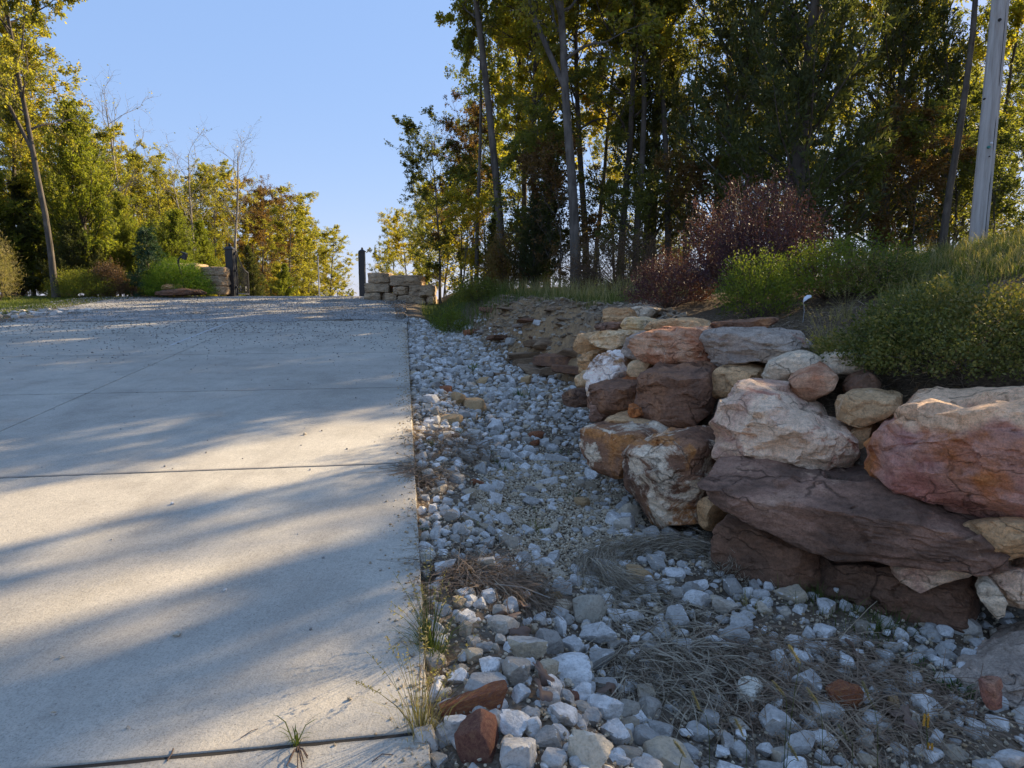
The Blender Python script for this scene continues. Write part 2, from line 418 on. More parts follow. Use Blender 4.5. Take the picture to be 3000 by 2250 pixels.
# ================================================================== THE SETTING
# ground: one sheet to the horizon, finest around the ditch
def graded(lo, a, b, hi, fine, grow=1.13):
    mid = np.arange(a, b, fine); L = []; R_ = []
    s, x = fine, a
    while x > lo: s *= grow; x -= s; L.append(x)
    s, x = fine, mid[-1]
    while x < hi: s *= grow; x += s; R_.append(x)
    return np.concatenate([L[::-1], mid, R_])
gx = graded(-420, -2.6, 3.6, 420, .032, 1.035)
gy = graded(-30, 1.0, 11.5, 600, .034, 1.03)
X, Y = np.meshgrid(gx, gy)
Z = ground(X, Y)
w_ = edge_w(X, Y); xb_ = bank_x(Y); q_ = (X - xb_) / bank_w(Y)
rough = .02 * fbm(xy3(X, Y, 9), 3, 21) * sstep(.02, .15, w_) * (1 - sstep(20, 30, Y))
Z = Z + rough
nx, ny = len(gx), len(gy)
V = np.stack([X, Y, Z], -1).reshape(-1, 3)
ii = np.arange(ny - 1)[:, None] * nx + np.arange(nx - 1)[None, :]
F = np.stack([ii, ii + 1, ii + nx + 1, ii + nx], -1).reshape(-1, 4)

n = N('ground soil')
at_ = n.node('ShaderNodeAttribute', attribute_name='cover')
sp_ = n.node('ShaderNodeSeparateColor'); n.link(at_.outputs['Color'], sp_.inputs[0])
v = n.coords('World')
nb = n.noise(v, 2.2, 6, .65); nf = n.noise(v, 34, 5, .7); nm = n.noise(v, 9, 5, .65)
soil = n.ramp(nb, [(.3, (.08, .058, .04)), (.5, (.155, .112, .075)), (.7, (.25, .18, .12))])
vo = n.node('ShaderNodeTexVoronoi'); vo.inputs['Scale'].default_value = 70; n.link(v, vo.inputs['Vector'])
grit = n.ramp(vo.outputs['Color'], [(.15, (.08, .068, .055)), (.5, (.2, .17, .13)), (.85, (.38, .34, .28))])
c = n.mix(n.ramp(nm, [(.42, .0), (.6, .75)]), soil, grit)
grassy = n.ramp(nm, [(.3, (.045, .065, .018)), (.6, (.075, .10, .025)), (.75, (.13, .11, .05))])
c = n.mix(sp_.outputs[1], c, grassy)
orange = n.ramp(nm, [(.3, (.22, .155, .10)), (.55, (.38, .24, .12)), (.75, (.3, .235, .165))])
c = n.mix(sp_.outputs[0], c, orange)
litter = n.ramp(nf, [(.3, (.06, .042, .03)), (.55, (.13, .09, .055)), (.7, (.2, .14, .085))])
c = n.mix(sp_.outputs[2], c, litter)
c = n.mix(.6, c, n.ramp(nf, [(.3, .55), (.7, 1.25)]), 'MULTIPLY')
bm_ = n.bump(nf, .7, .02); bm_ = n.bump(nm, .5, .05, bm_)
n.finish(c, .95, bm_, .1)
gmat = n.m
gme = mesh_np('ground', V, F, True, gmat)
fb = fbm(xy3(X, Y, 1.3), 3, 31)
orange_w = sstep(8.5, 10, Y) * (1 - sstep(16, 19, Y)) * sstep(-.4, .1, q_) * (1 - sstep(.8, 1.2, q_)) * sstep(-.35, .25, fb + .1)
grass_w = np.clip(sstep(.9, 1.3, q_) * sstep(10.5, 12, Y) * (1 - sstep(17.5, 20, Y)) + (1 - sstep(-10.2, -9.7, w_ + .3 * fb)) * sstep(13, 15, Y) * (1 - sstep(24, 27, Y)), 0, 1)
grass_w = np.clip(grass_w + sstep(18, 20, Y) * sstep(.3, .8, w_) * (1 - sstep(24, 26, Y)), 0, 1)
litter_w = np.clip(sstep(.9, 1.3, q_) * (1 - grass_w) + sstep(25, 28, Y) + (1 - sstep(-17, -14, w_)), 0, 1)
col = np.stack([orange_w, grass_w, litter_w, np.ones_like(X)], -1).reshape(-1, 4).astype(np.float32)
ca = gme.color_attributes.new('cover', 'FLOAT_COLOR', 'POINT'); ca.data.foreach_set('color', col.ravel())
ground_o = prop(obj('ground', gme), 'bare soil, bank and wooded ground around the driveway', kind='structure')

# concrete driveway: panels with real joints
drive = empty('concrete_driveway'); prop(drive, 'broad pale concrete driveway climbing to the gate', kind='structure')
def slabpt(s, w):
    # s along the edge (in world y at the edge), w sideways; lines square to the edge
    x = .056 - .157 * s + w * .9879; y = s + w * .1551
    return x, y
def hit_plane(u, v):
    d = ray(u, v)
    t = EYE / (-d[2] + GR * (d[1] - .157 * d[0]))
    return d[0] * t, d[1] * t
def s_of(x, y):  # inverse of slabpt for s
    dx, dy = x - .056, y
    det = -.157 * .1551 - 1 * .9879
    return (dx * .1551 - dy * .9879) / det
joints = [s_of(*hit_plane(1227, 2147)), s_of(*hit_plane(1211, 1356)), s_of(*hit_plane(1203, 1134))]
pitch_ = (joints[2] - joints[0]) / 2
lines = [joints[0] - 2 * pitch_, joints[0] - pitch_] + joints + [joints[2] + pitch_, joints[2] + 2 * pitch_, joints[2] + 3 * pitch_]
n = N('broom finished concrete')
v = n.coords('World')
big = n.noise(v, .55, 5, .6, .5); mid = n.noise(v, 3.2, 6, .7); fine = n.noise(v, 130, 3, .75); fine2 = n.noise(v, 42, 4, .7)
c = n.ramp(big, [(.3, (.37, .335, .275)), (.45, (.43, .39, .325)), (.6, (.49, .45, .375)), (.75, (.41, .375, .315))])
c = n.mix(.5, c, n.ramp(mid, [(.3, .68), (.5, 1.0), (.7, 1.18)]), 'MULTIPLY')
c = n.mix(.6, c, n.ramp(fine, [(.33, .45), (.47, 1.0), (.65, 1.2)]), 'MULTIPLY')
c = n.mix(.5, c, n.ramp(fine2, [(.3, .75), (.6, 1.1)]), 'MULTIPLY')
st = n.noise(n.coords('World', (1, .22, 1)), 1.4, 4, .6, 1.0)
c = n.mix(n.ramp(st, [(.54, 0), (.7, .35)]), c, (.28, .25, .21))
wv = n.noise(n.coords('World', (1.0, .35, 1)), 5, 6, .75, 1.5)
c = n.mix(n.ramp(wv, [(.66, 0), (.72, .35)]), c, (.58, .57, .54))
spk = n.node('ShaderNodeTexVoronoi'); spk.inputs['Scale'].default_value = 26; n.link(v, spk.inputs['Vector'])
c = n.mix(n.ramp(spk.outputs['Distance'], [(.05, .55), (.12, 0)]), c, (.12, .10, .085))
sxyz = n.node('ShaderNodeSeparateXYZ'); n.link(v, sxyz.inputs[0])
sv = n.math('ADD', n.math('MULTIPLY', sxyz.outputs[0], -.1551 / 1.01225), n.math('MULTIPLY', sxyz.outputs[1], .9879 / 1.01225))
fr = n.math('FRACT', n.math('ADD', n.math('DIVIDE', n.math('SUBTRACT', sv, joints[0] - .056 * .1551), pitch_), 20.5))
dj = n.math('MULTIPLY', n.math('ABSOLUTE', n.math('SUBTRACT', fr, .5)), pitch_)
dj = n.math('ADD', dj, n.math('MULTIPLY', n.math('SUBTRACT', n.noise(v, 9, 4, .7), .5), .03))
c = n.mix(n.ramp(dj, [(.008, .5), (.026, 0)]), c, (.13, .115, .095))
brm = n.noise(n.coords('World', (60, 3, 1)), 2.2, 3, .6)
c = n.mix(.2, c, n.ramp(brm, [(.35, .8), (.65, 1.12)]), 'MULTIPLY')
b_ = n.bump(brm, .3, .003); b_ = n.bump(fine, .5, .003, b_); b_ = n.bump(fine2, .5, .004, b_)
n.finish(c, .82, b_, .25); M['concrete'] = n.m
cols_ = [0, -3.66, -7.2, -9.25]
first = True
for a in range(len(lines) - 1):
    for b in range(len(cols_) - 1):
        s0, s1 = lines[a] + .007, lines[a + 1] - .007
        w1, w0 = cols_[b] - (.005 if b else 0), cols_[b + 1] + .005
        cx, cy = slabpt((s0 + s1) / 2, (w0 + w1) / 2)
        per = []
        ns = max(2, int((s1 - s0) / .06)); nw = max(2, int((w1 - w0) / .06))
        per += [(s0, w0 + (w1 - w0) * i / nw) for i in range(nw)] + [(s0 + (s1 - s0) * i / ns, w1) for i in range(ns)]
        per += [(s1, w1 - (w1 - w0) * i / nw) for i in range(nw)] + [(s1 - (s1 - s0) * i / ns, w0) for i in range(ns)]
        per = np.array(per); mc = np.array(((s0 + s1) / 2, (w0 + w1) / 2)); hs = np.array(((s1 - s0) / 2, (w1 - w0) / 2))
        jit = .006 * fbm(np.c_[per * 14, np.full(len(per), a * 3. + b)], 3, 4)
        def ring(inset, dz):
            p = mc + (per - mc) * (1 - (inset + jit[:, None]) / hs)
            x, y = slabpt(p[:, 0], p[:, 1]); return np.c_[x - cx, y - cy, road_z(x, y) - road_z(cx, cy) + dz]
        m = len(per)
        rings = [ring(.005, 0), ring(.002, -.003), ring(0, -.010), ring(0, -.20)]
        Vv = np.concatenate(rings); k = np.arange(m); kn = (k + 1) % m
        q4 = np.concatenate([np.c_[k + m * (r + 1), kn + m * (r + 1), kn + m * r, k + m * r] for r in range(3)])
        me = bpy.data.meshes.new('concrete_slab')
        me.from_pydata([tuple(p) for p in Vv], [], [tuple(range(m))] + [tuple(int(i) for i in f) for f in q4]); me.materials.append(M['concrete'])
        nrm = me.polygons[0].normal
        if nrm.z < 0: me.flip_normals()
        obj('concrete_slab', me, drive, (cx, cy, float(road_z(cx, cy))))

# gravel road over the crest
n = N('packed gravel')
v = n.coords('World')
vo = n.node('ShaderNodeTexVoronoi'); vo.inputs['Scale'].default_value = 38; n.link(v, vo.inputs['Vector'])
vo2 = n.node('ShaderNodeTexVoronoi'); vo2.inputs['Scale'].default_value = 90; n.link(v, vo2.inputs['Vector'])
c = n.ramp(vo.outputs['Color'], [(.1, (.22, .21, .2)), (.5, (.36, .35, .33)), (.9, (.52, .5, .46))])
c = n.mix(.5, c, n.ramp(vo2.outputs['Color'], [(.2, .6), (.8, 1.3)]), 'MULTIPLY')
c = n.mix(n.ramp(n.noise(v, .9, 5, .65, .4), [(.52, 0), (.66, .75)]), c, (.17, .14, .10))
b_ = n.bump(vo.outputs['Distance'], .8, .02)
n.finish(c, .95, b_, .15); M['gravel'] = n.m
ss = np.concatenate([np.arange(lines[-1] - .5, 32, .2), np.arange(32, 90, 2)]); tt = np.linspace(0, 1, 60)
S_, T_ = np.meshgrid(ss, tt, indexing='ij')
S_ = S_ + .9 * fbm(xy3(T_ * 7, 3, 1), 4, 44) * (1 - sstep(ss[0], ss[0] + 3, S_))
wr = np.interp(S_, [15, 17.5, 22, 27, 40, 90], [-.03, .05, -.1, -1.0, -1.2, -1.2]) + .12 * fbm(xy3(S_, 0, .8), 3, 41) * sstep(17, 18, S_)
wl = np.interp(S_, [15, 17.5, 20, 24, 27, 40, 90], [-9.0, -9.5, -10.0, -10.2, -8.2, -7.0, -7.0]) + .3 * fbm(xy3(S_, 5, .7), 3, 42)
Wd = wr + (wl - wr) * T_
Xr, Yr = slabpt(S_, Wd)
lift = .022 * sstep(ss[0], ss[0] + 1.4, S_ + .5 * fbm(xy3(Xr, Yr, 1.1), 3, 8)) + .006 + .012 * fbm(xy3(Xr, Yr, 2.5), 3, 43) * sstep(ss[0] + .3, ss[0] + 2, S_)
lift = lift - .09 * (1 - sstep(0, .05, T_)) * sstep(17, 18, S_) - .09 * sstep(.95, 1, T_)
Zr = road_z(Xr, Yr) + lift
nt_ = len(tt); ii = np.arange(len(ss) - 1)[:, None] * nt_ + np.arange(nt_ - 1)[None, :]
me = mesh_np('gravel_road', np.stack([Xr, Yr, Zr], -1).reshape(-1, 3), np.stack([ii, ii + nt_, ii + nt_ + 1, ii + 1], -1).reshape(-1, 4)[:, ::-1], True, M['gravel'])
prop(obj('gravel_road', me), 'grey gravel road running over the crest through the gate', kind='structure')

# faint chalk line on the concrete
pts = [hit_plane(u, v) for u, v in [(500, 1012), (560, 988), (620, 964), (680, 942), (740, 921)]]
Vv = []
for i, (x, y) in enumerate(pts):
    for sgn in (-1, 1):
        xx = x + sgn * .03; Vv.append((xx, y, float(road_z(xx, y)) + .004))
k = np.arange(4)
me = mesh_np('chalk_line', np.array(Vv), np.c_[2 * k, 2 * k + 1, 2 * k + 3, 2 * k + 2], False, None)
n = N('worn chalk'); c = n.mix(n.ramp(n.noise(n.coords('World'), 30, 4, .7), [(.35, 0), (.65, 1)]), (.42, .4, .37), (.62, .62, .62)); me.materials.append(n.finish(c))
prop(obj('chalk_line', me), 'worn white line across the upper concrete', kind='structure')

# ================================================================== ROCK SHAPES
def rand_rock(n_lvl, r_, k=13, amp=.03, flat=1.0, nplanes=8):
    D, F = ico(n_lvl)
    nrm = r_.normal(size=(nplanes, 3)); nrm /= np.linalg.norm(nrm, axis=1)[:, None]
    box = np.concatenate([np.eye(3), -np.eye(3)]) + r_.normal(size=(6, 3)) * .22; box /= np.linalg.norm(box, axis=1)[:, None]
    nrm = np.concatenate([nrm, box]); d = np.concatenate([r_.uniform(.72, 1.0, nplanes), r_.uniform(.55, .85, 6)])
    k = k * 2.4
    S = np.maximum(D @ nrm.T, 0) / d
    r = (S ** k).sum(1) ** (-1 / k)
    P = D * r[:, None]
    if n_lvl >= 3:
        s = r_.integers(1000)
        P = P * (1 + amp * fbm(P * 2.2 + s, 4, 50)[:, None] + amp * .6 * fbm(P * 6 + s, 2, 51)[:, None])
    P[:, 2] *= flat
    P /= np.abs(P).max(0)
    return P, F
rr = np.random.default_rng(11)
ROCKS = []
for i in range(16):
    P, F = rand_rock(4, rr, 16 if i % 2 else 11, .05)
    ROCKS.append((P, F))
ROCK_LOW = [rand_rock(2, rr, 14) for i in range(10)]
PEB = [rand_rock(1, rr, 10, nplanes=6) for i in range(6)]
def rot_mats(ax, ay, az):
    cx, sx, cy, sy, cz, sz = np.cos(ax), np.sin(ax), np.cos(ay), np.sin(ay), np.cos(az), np.sin(az)
    m = np.empty((len(ax), 3, 3))
    m[:, 0, 0] = cz * cy; m[:, 0, 1] = cz * sy * sx - sz * cx; m[:, 0, 2] = cz * sy * cx + sz * sx
    m[:, 1, 0] = sz * cy; m[:, 1, 1] = sz * sy * sx + cz * cx; m[:, 1, 2] = sz * sy * cx - cz * sx
    m[:, 2, 0] = -sy; m[:, 2, 1] = cy * sx; m[:, 2, 2] = cy * cx
    return m
def scatter_mesh(name, protos, P, S, mat, tilt=.5, smooth=False, r_=rng):
    """one mesh out of many small stones; P (n,3), S (n,3) half sizes"""
    which = r_.integers(len(protos), size=len(P)); Vs, Fs, off = [], [], 0
    A = rot_mats(r_.normal(size=len(P)) * tilt, r_.normal(size=len(P)) * tilt, r_.uniform(0, 6.283, len(P)))
    for k, (pv, pf) in enumerate(protos):
        idx = np.where(which == k)[0]
        if not len(idx): continue
        q = pv[None] * S[idx][:, None, :]
        q = np.einsum('nij,nvj->nvi', A[idx], q) + P[idx][:, None, :]
        Vs.append(q.reshape(-1, 3)); Fs.append((pf[None] + (np.arange(len(idx)) * len(pv))[:, None, None]).reshape(-1, pf.shape[1]) + off)
        off += len(idx) * len(pv)
    return mesh_np(name, np.concatenate(Vs), np.concatenate(Fs), smooth, mat)

# ================================================================== STONE RETAINING WALL (boulders are its parts)
def boulder_mesh(pts3, cen, e1, nn, D, k, facets, lvl, amp, seed, nrand=11):
    k = k + 11
    rel = pts3 - cen
    px, pz = rel @ e1, rel[:, 2]
    ang = np.radians(np.arange(0, 360, 2.0)); Rt = np.zeros(len(ang))
    m = len(px)
    for j in range(m):
        ax, az, bx, bz = px[j], pz[j], px[(j + 1) % m], pz[(j + 1) % m]
        dx, dz = bx - ax, bz - az
        c, s = np.cos(ang), np.sin(ang)
        den = c * dz - s * dx
        with np.errstate(all='ignore'):
            t = (ax * dz - az * dx) / den
            uu = (ax * s - az * c) / den
        ok = (t > 0) & (uu >= -.001) & (uu <= 1.001)
        Rt = np.where(ok, np.maximum(Rt, np.where(ok, t, 0)), Rt)
    Rt[Rt < .01] = np.median(Rt)
    Rp = np.concatenate([Rt[-2:], Rt, Rt[:2]]); Rs = np.convolve(Rp, [.1, .2, .4, .2, .1], 'valid')
    hw, hh = (px.max() - px.min()) / 2, (pz.max() - pz.min()) / 2
    d0, F = ico(lvl)
    Dv = d0 * np.array((hw, D, hh)); Dv /= np.linalg.norm(Dv, axis=1)[:, None]
    th = np.mod(np.degrees(np.arctan2(Dv[:, 2], Dv[:, 0])), 360)
    Rv = np.interp(th, np.arange(0, 361, 2.0), np.append(Rs, Rs[0]))
    lat = np.hypot(Dv[:, 0], Dv[:, 2])
    S = (lat / Rv) ** k + (np.abs(Dv[:, 1]) / D) ** k
    r_ = np.random.default_rng(seed); re = S ** (-1 / k); Sf = 0
    fs = list(facets)
    for _ in range(nrand):
        fs.append((r_.uniform(-1, 1), r_.uniform(.2, 1), r_.uniform(-1, 1), r_.uniform(.78, .95)))
    for (fx, fy, fz, fr) in fs:      # fy positive = towards the viewer
        nv = np.array((fx, -fy, fz), float); nv /= np.linalg.norm(nv)
        sup = .72 * (abs(hw * nv[0]) + abs(D * nv[1]) + abs(hh * nv[2])) + .28 * math.sqrt((hw * nv[0]) ** 2 + (D * nv[1]) ** 2 + (hh * nv[2]) ** 2)
        Sf = Sf + (np.maximum(Dv @ nv, 0) / (fr * sup)) ** 44
    r = (re ** -24 + Sf ** (24 / 44)) ** (-1 / 24) if fs else re
    P = Dv * r[:, None]
    sz = min(hw, hh, D)
    f1 = fbm(P * np.array((1, 1, 2.2)) * (1.3 / max(sz, .12)) + seed, 4, 60)
    st = fbm(P * np.array((.9, .9, 3.5)) * (1.6 / max(sz, .12)) + seed * 2.1, 3, 61)
    stq = np.floor(st * 4) / 4 + sstep(.75, 1, st * 4 - np.floor(st * 4)) / 4
    f2 = fbm(P * 22 + seed, 3, 62)
    bn = r_.normal(size=3) * .22 + np.array((0, 0, 1.)); bn /= np.linalg.norm(bn)
    tk = r_.uniform(.05, .1) * max(sz / .35, .4)
    bz = (P @ bn) / tk + 1.2 * fbm(P * 1.8 / max(sz, .15) + seed, 2, 64)
    lay = _hash(np.floor(bz).astype(int), np.full(len(bz), seed), np.zeros(len(bz), int), 5) - .5
    fr_ = bz - np.floor(bz); gro = np.exp(-(np.minimum(fr_, 1 - fr_) / .09) ** 2)
    P = P * (1 + (lay * .05 - gro * .03 * (fbm(P * 3 / sz + seed, 2, 65) > 0))[:, None] * np.array((1, 1, .3)))
    f3 = fbm(P * 7 + seed, 3, 63)
    P = P * (1 + (amp * .6 * f1 + amp * 1.6 * stq)[:, None]) + d0 * (f2 * .006 + np.abs(f3) * .022)[:, None]
    if lvl >= 4:
        nv_ = np.zeros_like(P); fn = np.cross(P[F[:, 1]] - P[F[:, 0]], P[F[:, 2]] - P[F[:, 0]])
        for q in range(3): np.add.at(nv_, F[:, q], fn)
        nv_ /= np.linalg.norm(nv_, axis=1)[:, None] + 1e-9
        K = {4: 26, 5: 46, 6: 80}[lvl]
        si = r_.choice(len(P), K, replace=False); sn = nv_[si] + r_.normal(size=(K, 3)) * .16; sn /= np.linalg.norm(sn, axis=1)[:, None]
        wob = P + .05 * sz * np.stack([fbm(P * 5 / sz + 9 * q + seed, 2, 66 + q) for q in range(3)], -1)
        dd_ = ((wob[:, None, :] - P[si][None]) ** 2 * np.array((1, 1, 2.2))).sum(-1) * r_.uniform(.55, 1.6, K)[None]
        near = dd_.argmin(1)
        off = ((P - P[si][near]) * sn[near]).sum(1)
        off = np.clip(off, -.13 * sz, .13 * sz) * .8
        P = P - sn[near] * off[:, None]
        nv2 = np.zeros_like(P)
        P = P + d0 * (fbm(P * 30 + seed, 2, 70) * .0035)[:, None]
    wx = P[:, :1] * e1[None] + P[:, 1:2] * nn[None] + P[:, 2:3] * np.array((0, 0, 1.))[None]
    return wx, F
def crop5(p): return (1700 + p[0] * .6027, 850 + p[1] * .6027)
def boulder(name, poly, YL, YR, D, mat, parent, lvl=5, k=5, facets=(), amp=.05, seed=1, label=None, conv=crop5, back=.45, nrand=11):
    px = np.array([conv(p) for p in poly], float)
    mid_ = (px.max(0) + px.min(0)) / 2; px = mid_ + (px - mid_) * (1 - .5 * D / ((YL + YR) / 2))
    uL, uR, vc = px[:, 0].min(), px[:, 0].max(), px[:, 1].mean()
    PL, PR = at(uL, vc, YL + back * D), at(uR, vc, YR + back * D)
    e1 = np.array((PR[0] - PL[0], PR[1] - PL[1], 0)); e1 /= np.linalg.norm(e1)
    nn = np.array((-e1[1], e1[0], 0))          # away from the viewer
    if nn[1] < 0: nn = -nn
    pts = []
    for u, v_ in px:
        d = ray(u, v_); t = (nn @ np.array((PL[0], PL[1], 0))) / (nn @ d); pts.append(np.array((0, 0, EYE)) + d * t)
    pts = np.array(pts)
    cen = (pts.max(0) + pts.min(0)) / 2
    area_c = pts.mean(0); cen = .5 * cen + .5 * area_c
    P, F = boulder_mesh(pts, cen, e1, nn, D, k, facets, lvl, amp, seed, nrand)
    me = mesh_np(name, P, F, True, M[mat], sharp=22)
    o = obj(name, me, parent, tuple(cen))
    if label: o['label'] = label
    return o
wall = empty('boulder_wall', (1.5, 5, gz(1.2, 5)))
prop(wall, 'dry stacked retaining wall of big rust, brown and cream boulders beside the ditch', 'retaining wall')
wall.location = (0, 0, 0)
B = lambda poly, YL, YR, D, mat, label=None, **kw: boulder('boulder', poly, YL, YR, D, mat, wall, label=label, seed=len(wall.children) * 7 + 3, **kw)
TOPF = (0, .15, 1, .80)
B([(1545,560),(1600,525),(1700,512),(1850,515),(2000,500),(2157,480),(2350,470),(2500,600),(2550,850),(2450,1060),(2200,1115),(2090,1100),(2000,1085),(1900,1065),(1790,1025),(1700,965),(1600,925),(1500,895),(1370,850),(1362,780),(1380,720),(1440,650),(1510,610)], 3.75, 3.15, .5, 'bold_red', 'huge red and orange boulder with a cream top edge', nrand=8, lvl=6, facets=[(-.5,.8,.25,.78),(.35,.9,.3,.86),(0,.7,-.75,.8),(-.1,.3,1,.9)], amp=.035)
B([(598,850),(603,818),(640,806),(760,808),(900,818),(1000,845),(1100,880),(1250,905),(1480,900),(1650,960),(1800,1040),(1950,1080),(2100,1150),(2155,1230),(2150,1275),(2060,1302),(1900,1297),(1700,1287),(1450,1257),(1250,1252),(1150,1195),(1000,1115),(880,1065),(760,1005),(680,975),(620,905)], 4.0, 3.15, .42, 'purple_slab', 'long purple brown slab boulder lying across the lower course', nrand=6, lvl=6, k=6, facets=[(0,.35,1,.62),(0,1,-.15,.86),(-.3,.9,-.4,.8),(.5,.8,-.2,.9)], amp=.03, back=.6)
B([(708,1190),(716,1080),(760,1062),(900,1090),(1000,1120),(1150,1170),(1215,1230),(1225,1420),(1160,1455),(1000,1420),(900,1370),(800,1320),(720,1260)], 4.15, 3.8, .4, 'dark_brown', 'flat faced brown base boulder with a tan left corner', nrand=3, k=7, facets=[(0,1,.1,.85)], amp=.03)
B([(1190,1235),(1400,1250),(1600,1275),(1800,1285),(1935,1310),(1945,1400),(1935,1540),(1880,1590),(1700,1590),(1500,1550),(1380,1500),(1250,1440),(1195,1400)], 3.85, 3.4, .42, 'dark_brown', 'wide dark brown base boulder at the foot of the wall', nrand=3, k=7, lvl=6, facets=[(.05,1,.1,.85)], amp=.03)
B([(1510,1315),(1600,1300),(1750,1300),(1930,1330),(1935,1352),(1830,1370),(1720,1395),(1640,1440),(1560,1400),(1515,1350)], 3.52, 3.36, .12, 'cream_pink', 'pale jagged ledge stone on the dark base boulder', amp=.05, back=.3, lvl=4)
B([(98,650),(130,635),(250,638),(360,650),(420,720),(360,800),(325,865),(265,888),(200,862),(110,745)], 5.35, 4.95, .42, 'white_brown', 'brown block with a white stained stripe at the left end of the course', k=6, facets=[(-.2,1,0,.8),TOPF], amp=.03)
B([(322,790),(345,735),(420,685),(560,655),(670,700),(695,755),(690,1000),(655,1112),(560,1118),(470,1098),(430,1020),(400,960),(330,875)], 4.9, 4.45, .45, 'white_brown', 'big rust and white crusted boulder tapering to its foot', k=5, lvl=6, facets=[(-.3,1,-.35,.78),(.8,.6,0,.8),(0,.3,1,.78)], amp=.05)
B([(678,600),(672,520),(720,458),(760,442),(880,455),(980,470),(1060,560),(1110,590),(1200,640),(1290,670),(1362,690),(1365,800),(1310,852),(1170,858),(1100,892),(1060,892),(1000,832),(920,785),(840,788),(790,772),(720,788),(680,735)], 4.45, 4.0, .45, 'cream_pink', 'large cream and pink boulder with jagged facets', lvl=6, facets=[(-.6,.8,.1,.72),(.4,.7,.6,.7),(.75,.6,-.3,.72),(-.1,.6,.9,.82)], amp=.06)
B([(1245,560),(1265,520),(1310,500),(1400,490),(1480,505),(1552,512),(1555,565),(1500,605),(1420,655),(1340,642),(1260,615)], 4.3, 4.1, .2, 'tan', 'brown and yellow stone wedged behind the red boulder', facets=[(-.8,.6,0,.7),(0,.5,.9,.8)], lvl=4)
B([(1290,470),(1330,420),(1400,398),(1440,430),(1430,500),(1300,510)], 4.55, 4.5, .16, 'dark_brown', lvl=4)
B([(1008,425),(1060,385),(1160,360),(1225,385),(1242,420),(1190,490),(1100,538),(1050,522)], 4.7, 4.6, .2, 'red_upper', 'small pinkish brown stone with pale patches', facets=[(0,.4,1,.7)], lvl=4)
B([(888,410),(920,345),(1000,310),(1120,303),(1180,335),(1100,420),(1010,440),(960,462),(905,448)], 5.0, 4.85, .24, 'grey_pale', 'rounded pale grey stone under the yellow grass', lvl=4)
B([(1150,370),(1180,320),(1240,298),(1330,296),(1400,330),(1350,390),(1240,400)], 4.9, 4.8, .2, 'grey_pale', lvl=4)
B([(318,540),(330,410),(365,350),(500,352),(640,358),(670,400),(676,560),(625,625),(500,642),(385,638),(330,595)], 5.6, 5.3, .42, 'grain_brown', 'large dark brown block with a vertical grain', nrand=3, k=8, lvl=6, facets=[(-.25,1,.05,.84),(.5,.9,0,.9),TOPF], amp=.02)
B([(668,420),(700,368),(800,362),(900,395),(905,470),(800,520),(690,520)], 5.45, 5.2, .3, 'tan', 'tan grey stone between the brown block and the cream boulder', lvl=4)
B([(272,262),(330,212),(420,182),(600,183),(650,215),(675,300),(690,352),(560,358),(400,348),(325,312)], 6.1, 5.7, .42, 'red_upper', 'red and cream boulder on the upper course', facets=[(-.3,.9,-.4,.8),(.2,.6,.7,.8),(0,1,0,.88)], amp=.05)
B([(602,200),(640,188),(900,190),(1050,212),(1120,290),(1000,335),(800,342),(700,365),(650,335),(618,255)], 5.75, 5.3, .4, 'grey', 'grey boulder half hidden by the yellow grass', amp=.05, facets=[(-.5,.8,-.3,.75),(.3,.5,.8,.8)])
B([(628,158),(700,150),(800,150),(960,125),(972,150),(900,178),(700,190),(635,188)], 6.2, 6.0, .3, 'grain_brown', 'thin flat brown slab on top of the wall', k=8, amp=.03)
B([(330,195),(380,150),(500,135),(590,150),(640,187),(420,188)], 6.7, 6.4, .35, 'tan', 'flat tan slab behind the red and cream boulder', k=7, amp=.03)
B([(90,480),(88,400),(108,332),(150,296),(222,303),(255,390),(245,425),(150,455),(130,510),(105,520)], 6.6, 6.35, .32, 'white_crust', 'stone with a bright white crust at the end of the wall', amp=.06)
B([(228,290),(250,222),(330,203),(345,250),(335,310),(310,330),(240,333)], 6.6, 6.5, .25, 'grey', 'lilac grey stone under the red and cream boulder', lvl=4)
B([(248,385),(265,345),(330,335),(365,345),(345,400),(330,438),(270,415)], 6.3, 6.2, .22, 'gold', lvl=4)
B([(113,560),(112,470),(140,438),(200,430),(325,440),(320,560),(250,582),(160,582)], 6.1, 5.8, .36, 'grain_brown', 'grey brown layered block at the left end', k=7, amp=.04, facets=[(0,.3,1,.78)])
B([(200,425),(255,418),(335,425),(325,455),(240,450)], 6.15, 6.05, .2, 'rust', lvl=4, k=7)
B([(104,600),(106,530),(135,535),(165,600),(150,632),(112,628)], 6.0, 5.9, .22, 'purple_slab', lvl=4)
B([(246,600),(246,552),(300,572),(312,602),(262,617)], 5.45, 5.4, .1, 'rust', 'small rust red wedge stone in the joint', lvl=4, k=8)
B([(0,552),(2,505),(42,470),(104,480),(108,556),(50,560)], 7.1, 6.8, .3, 'dark_brown', 'flat dark stone at the far foot of the wall', k=7, lvl=4)
B([(12,455),(20,415),(50,385),(95,395),(92,465),(30,470)], 7.2, 7.1, .26, 'gold', 'orange tan stone low at the far end', lvl=4)
B([(35,280),(60,212),(108,193),(125,260),(90,320),(42,302)], 7.9, 7.7, .3, 'tan', lvl=4)
B([(45,400),(70,320),(140,280),(180,290),(110,335),(92,400)], 7.5, 7.2, .3, 'tan', lvl=4)
B([(100,235),(130,205),(200,192),(268,208),(262,262),(215,292),(120,255)], 7.3, 7.0, .3, 'gold', 'golden cream stone near the far end', amp=.07, lvl=5)
B([(112,200),(118,162),(180,155),(255,160),(215,195)], 8.0, 7.7, .25, 'purple_slab', lvl=4, k=7)
B([(225,200),(268,130),(340,148),(345,195),(290,208)], 7.6, 7.4, .25, 'gold', 'cream block tilted on the wall top', lvl=4)
